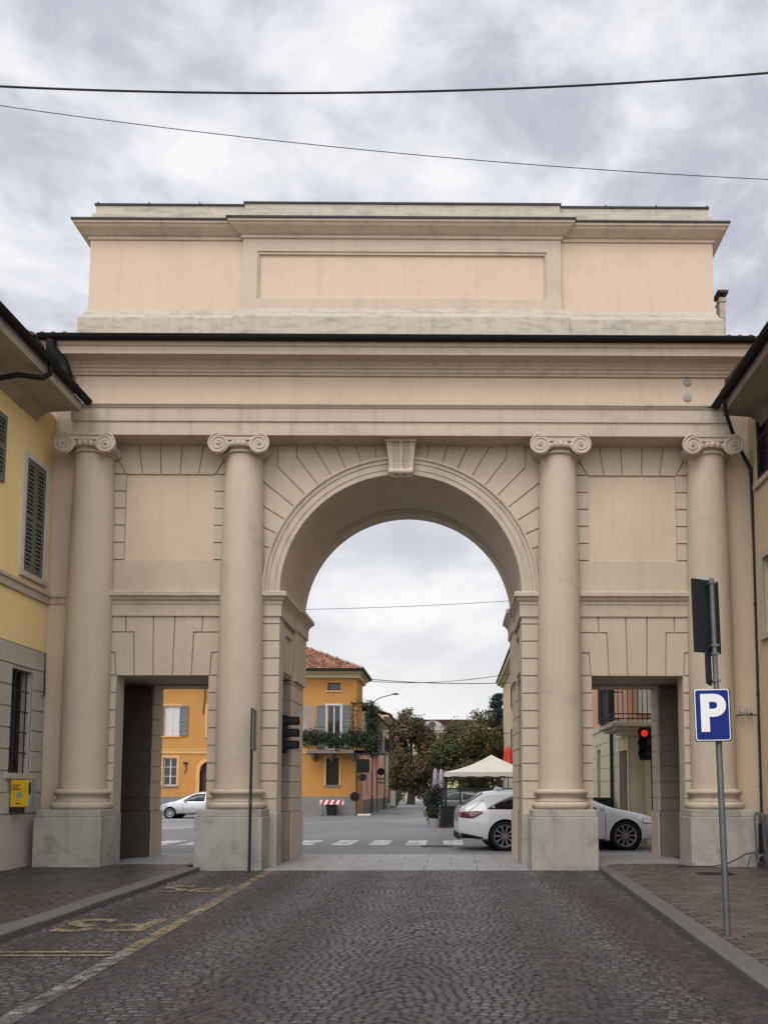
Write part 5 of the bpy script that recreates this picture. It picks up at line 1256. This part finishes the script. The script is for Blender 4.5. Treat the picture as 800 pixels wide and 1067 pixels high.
# green bin behind the car bonnet
bx0, bz1 = at(617,831,22.0); bx1 = AX(636,833,22.0)
t = thing('green_bin', 'dark green waste bin behind the bonnet of the white car', 'waste bin', ((bx0+bx1)/2,22.2,0))
b = MB(); b.prism([(bx0+.04,22,0.05),(bx1-.04,22,0.05),(bx1,22,bz1-.08),(bx0,22,bz1-.08)], (0,.5,0)); b.build('body','green',t,bevel=.02)
b = MB(); b.box(bx0-.02,bx1+.02,21.97,22.53,bz1-.075,bz1); b.build('lid','green',t,bevel=.02)
# signs at the orange corner
PY = 44.6; px_ = AX(371,845,PY)
t = thing('road_sign', 'road sign post at the orange corner with dark board above two discs', 'road sign', (px_,PY,0))
b = MB(); b.lathe([(.035,0),(.035,AZ(371,788,PY)),(.001,AZ(371,788,PY)+.01)], (px_,PY,0), 10); b.build('pole','iron',t)
b = MB(); x0, z1 = at(371.5,791,PY); x1, z0 = at(385,805,PY); b.box(x0,x1,PY-.06,PY-.04,z0,z1); b.build('board','black',t,bevel=.01)
for cx_, cy_, r_ in ((378,810,3.9),(369.8,830,5.0)):
    X, Z = at(cx_,cy_,PY); b = MB(); r = r_*PY/800; b.lathe([(.001,-.07),(r,-.07),(r,-.045),(.001,-.045)], (X,PY,Z), 24, 'Y'); b.box(min(X,px_),max(X,px_)+.02,PY-.044,PY-.03,Z-.03,Z+.03); b.build('disc','black',t)
    b = MB(); b.lathe([(r*.98,-.074),(r*.88,-.076)], (X,PY,Z), 24, 'Y', cap=False); b.build('disc_rim','greyplate',t)
PY = 54; px_ = AX(393,840,PY); t = thing('road_sign', 'slim road sign post with one dark disc before the pink wall', 'road sign', (px_,PY,0))
b = MB(); b.tube([(px_,PY,0),(px_,PY,AZ(393,803,PY))], .035, 8); b.build('pole','galv',t)
X, Z = at(397,804,PY); b = MB(); b.lathe([(.001,-.07),(.26,-.07),(.26,-.045),(.001,-.045)], (X,PY,Z), 24, 'Y'); b.box(px_,X,PY-.044,PY-.03,Z-.03,Z+.03); b.build('disc','black',t)
b = MB(); 
for zz in (811,815): z = AZ(397,zz,PY); b.box(px_,X+.3,PY-.06,PY-.045,z-.1,z+.02)
b.build('small_plate','galv',t)
# striped barrier and bin
BY = 44.9; x0, z1 = at(333.5,833.5,BY); x1, z0 = at(358,838.3,BY)
t = thing('road_barrier', 'red and white striped barrier board at the foot of the orange house', 'barrier', ((x0+x1)/2,BY,0)); b = MB(); b.box(x0,x1,BY,BY+.03,z0,z1); bd = b.build('board','white',t)
b = MB()
for k in range(4):
    u = x0+(x1-x0)*(k*.25+.03); w = (x1-x0)*.12; b.prism([(u,BY-.003,z0),(u+w,BY-.003,z0),(u+w+.12,BY-.003,z1),(u+.12,BY-.003,z1)], (0,.0025,0))
b.build('red_stripe','red',bd)
for x in (x0+.15,x1-.15): b = MB(); b.tube([(x,BY+.06,0),(x,BY+.06,z1)],.025,6); b.box(x-.03,x+.03,BY-.25,BY+.35,0,.04); b.build('leg','galv',t)
x0, z1 = at(339.5,838,45.3); x1 = AX(350.5,838,45.3); t = thing('waste_bin','dark blue grey bin standing under the striped barrier','waste bin',((x0+x1)/2,45.4,0))
b = MB(); b.prism([(x0+.06,45.3,0),(x1-.06,45.3,0),(x1,45.3,z1),(x0,45.3,z1)],(0,.4,0)); b.build('body','greyplate',t,bevel=.02); b = MB(); b.box(x0-.02,x1+.02,45.28,45.72,z1+.002,z1+.05); b.build('lid','greyblue',t)
x0 = AX(372,850,44.2); x1 = AX(386,850,44.2); b = MB(); b.box(x0,x1,44.2,44.6,0,.13); tag(b.build('kerb_block','whitewall',None,loc=(x0,44.2,0),bevel=.03),'white painted concrete block lying by the corner road sign','concrete block')
BY = 66; x0, z1 = at(406,823,BY); x1 = AX(413,823,BY); t = thing('sandwich_board','grey framed sandwich board on the street under the russet tree','sandwich board',((x0+x1)/2,BY,0))
for s in (-1,1): b = MB(); b.prism([(x0,BY+s*.3,.05),(x1,BY+s*.3,.05),(x1,BY+s*.03,z1),(x0,BY+s*.03,z1)],(0,.03,0)); p_ = b.build('panel','galv',t); b = MB(); b.prism([(x0+.07,BY+s*.3-.018+.0,.2),(x1-.07,BY+s*.3-.018,.2),(x1-.07,BY+s*.05-.018,z1-.1),(x0+.07,BY+s*.05-.018,z1-.1)],(0,.01,0)); b.build('poster','whitewall',p_)
x0, z1 = at(403.5,822,68); t = thing('red_post_box','small red box on a post beside the sandwich board','post box',(x0+.2,68,0)); b = MB(); b.prism([(x,68,z) for x,z in rrect(x0+.22,z1-.5,.45,.95,.08)],(0,.35,0)); b.build('body','red',t); b = MB(); b.tube([(x0+.22,68.2,0),(x0+.22,68.2,z1-.9)],.05,8); b.build('post','iron',t)
# a further parked car behind the terrace
h2 = make_car('hatchback_car', 'pale parked hatchback far behind the cafe windbreak', 'car', paint='carsilver', **hatch_args); h2.location = (1.2, 47, 0); h2.rotation_euler = (0,0,R(178))
# street lamps
def lamp(lab, px, py0, Y, tip, base=True):
    X, Z = at(px, py0, Y); x1, z1 = at(tip[0], tip[1], Y-.6); t = thing('street_lamp', lab, 'street lamp', (X,Y,0))
    if base: b = MB(); b.lathe([(.09,0),(.08,1.0),(.05,1.2),(.04,Z)], (X,Y,0), 10); b.build('pole','galv',t)
    b = MB(); b.tube([(X,Y,Z-.02),(X+.1,Y-.05,Z+(z1-Z)*.45),(X+(x1-X)*.35,Y-.2,Z+(z1-Z)*.75),(x1,Y-.6,z1)],.03,8); b.build('arm','galv',t,smooth=60)
    b = MB(); b.ball((x1+.2,Y-.62,z1+.02),.2,10,(1.3,.6,.35)); b.build('lamp_head','galv',t,smooth=60)
lamp('tall grey street lamp rising behind the ivy pergola', 388.5, 736, 52, (409,723.5))
lamp('street lamp with long slanting arm before the russet tree', 401, 768, 62, (420,760.5))
# ================================================================== OVERHEAD CABLES
def cable(lab, pts, r):
    b = MB(); b.tube(pts, r, 6); tag(b.build('overhead_cable','iron',None,loc=pts[0],weld=False), lab, 'cable')
def fit(pp, Y):
    (x0,y0),(x1,y1),(x2,y2) = [at(p[0],p[1],Y) for p in pp]
    def f(x): return y0*(x-x1)*(x-x2)/((x0-x1)*(x0-x2))+y1*(x-x0)*(x-x2)/((x1-x0)*(x1-x2))+y2*(x-x0)*(x-x1)/((x2-x0)*(x2-x1))
    return f
f = fit(((0,90),(430,95.5),(800,76)), 7.0); cable('thick overhead cable sagging across the sky above the gate', [(x,7.0,f(x)) for x in [-7.6+13.26*k/40 for k in range(41)]], .0105)
f = fit(((0,110),(430,161),(800,187)), 8.0); cable('thin overhead wire slanting down to the right across the sky', [(x,8.0,f(x)) for x in [-7.6+13.26*k/40 for k in range(41)]], .0042)
f = fit(((388,710),(460,710.5),(530,702)), 50); cable('upper wire strung over the square beyond the arch', [(x,50,f(x)) for x in [-5.7+10.4*k/20 for k in range(21)]], .02)
f = fit(((388,708),(460,712),(530,711.5)), 51); cable('lower wire of the two strung over the square beyond the arch', [(x,51,f(x)) for x in [-5.7+10.4*k/20 for k in range(21)]], .025)
f = fit(((318,635),(420,632),(532,626)), 30); cable('faint high wire seen through the top of the arch', [(x,30,f(x)) for x in [-9+13.7*k/20 for k in range(21)]], .009)
f = fit(((400,763),(460,766),(530,764)), 57); cable('wire crossing in front of the street tree crowns', [(x,57,f(x)) for x in [-5.7+10.4*k/20 for k in range(21)]], .02)

# ================================================================== SKY AND LIGHT
SUN_EL, SUN_AZ = R(56), R(200)        # azimuth from +Y (north) clockwise: behind the camera, a little to the left
w = bpy.data.worlds.new('World'); scene.world = w; w.use_nodes = True; nt = w.node_tree; bg = nt.nodes['Background']
sky = N(nt,'ShaderNodeTexSky', sky_type='NISHITA'); sky.sun_disc = False; sky.sun_elevation = SUN_EL; sky.sun_rotation = SUN_AZ; sky.dust_density = 3; sky.air_density = 1.2
tc = N(nt,'ShaderNodeTexCoord'); sep = N(nt,'ShaderNodeSeparateXYZ'); nt.links.new(tc.outputs['Generated'], sep.inputs[0])
def math_(op, a, b_=None, c=None, clamp=False):
    n = N(nt,'ShaderNodeMath', operation=op); n.use_clamp = clamp
    for i, v in enumerate((a,b_,c)):
        if v is None: continue
        if hasattr(v,'is_output'): nt.links.new(v, n.inputs[i])
        else: n.inputs[i].default_value = v
    return n.outputs[0]
den = math_('ADD', math_('MAXIMUM', sep.outputs['Z'], 0.0), .34)
comb = N(nt,'ShaderNodeCombineXYZ'); nt.links.new(math_('ADD', sep.outputs['X'], 4.3), comb.inputs[0]); nt.links.new(math_('ADD', sep.outputs['Y'], 2.1), comb.inputs[1]); nt.links.new(math_('MULTIPLY', sep.outputs['Z'], 1.9), comb.inputs[2])
n1 = noise(nt, comb.outputs[0], 2.6, 10, .56, .25); n2 = noise(nt, comb.outputs[0], 7.5, 9, .58, .35)
cl = math_('ADD', math_('MULTIPLY', n1, .66), math_('MULTIPLY', n2, .34))
r_ = N(nt,'ShaderNodeValToRGB'); nt.links.new(cl, r_.inputs[0]); e = r_.color_ramp.elements
e[0].position, e[0].color = .42, (4.9,5.1,5.85,1); e[1].position, e[1].color = .60, (9.6,9.6,9.7,1)
m1 = e.new(.475); m1.color = (5.9,6.1,6.8,1); m2 = e.new(.535); m2.color = (7.9,8.05,8.5,1)
hz = N(nt,'ShaderNodeMapRange'); nt.links.new(sep.outputs['Z'], hz.inputs[0]); hz.inputs[1].default_value = .0; hz.inputs[2].default_value = .44; hz.inputs[3].default_value = .9; hz.inputs[4].default_value = 0
c1 = mix(nt, hz.outputs[0], r_.outputs['Color'], (10.0,9.95,9.7))
c2 = mix(nt, .08, c1, sky.outputs[0])
bk = N(nt,'ShaderNodeMapRange'); nt.links.new(math_('ADD', math_('MULTIPLY', sep.outputs['Y'], -.6), math_('MULTIPLY', sep.outputs['Z'], .72)), bk.inputs[0]); bk.inputs[1].default_value = .16; bk.inputs[2].default_value = .92; bk.inputs[3].default_value = 1.0; bk.inputs[4].default_value = 2.5
vm = N(nt,'ShaderNodeVectorMath', operation='SCALE'); nt.links.new(c2, vm.inputs[0]); nt.links.new(bk.outputs[0], vm.inputs['Scale'])
nt.links.new(vm.outputs[0], bg.inputs['Color']); bg.inputs['Strength'].default_value = .1
sl = bpy.data.lights.new('sun','SUN'); sl.energy = 1.3; sl.angle = R(35); sl.color = (1,.95,.88); so = bpy.data.objects.new('sun', sl); col.objects.link(so)
dv = Vector((math.sin(SUN_AZ)*math.cos(SUN_EL), math.cos(SUN_AZ)*math.cos(SUN_EL), math.sin(SUN_EL)))
so.rotation_euler = dv.to_track_quat('Z','Y').to_euler(); so.location = dv*50
vs_ = scene.view_settings; vs_.view_transform = 'Standard'; vs_.look = 'None'; vs_.exposure = 0.08; vs_.gamma = 1; vs_.use_curve_mapping = False
scene.render.engine = 'CYCLES'; scene.cycles.max_bounces = 8; scene.cycles.diffuse_bounces = 4
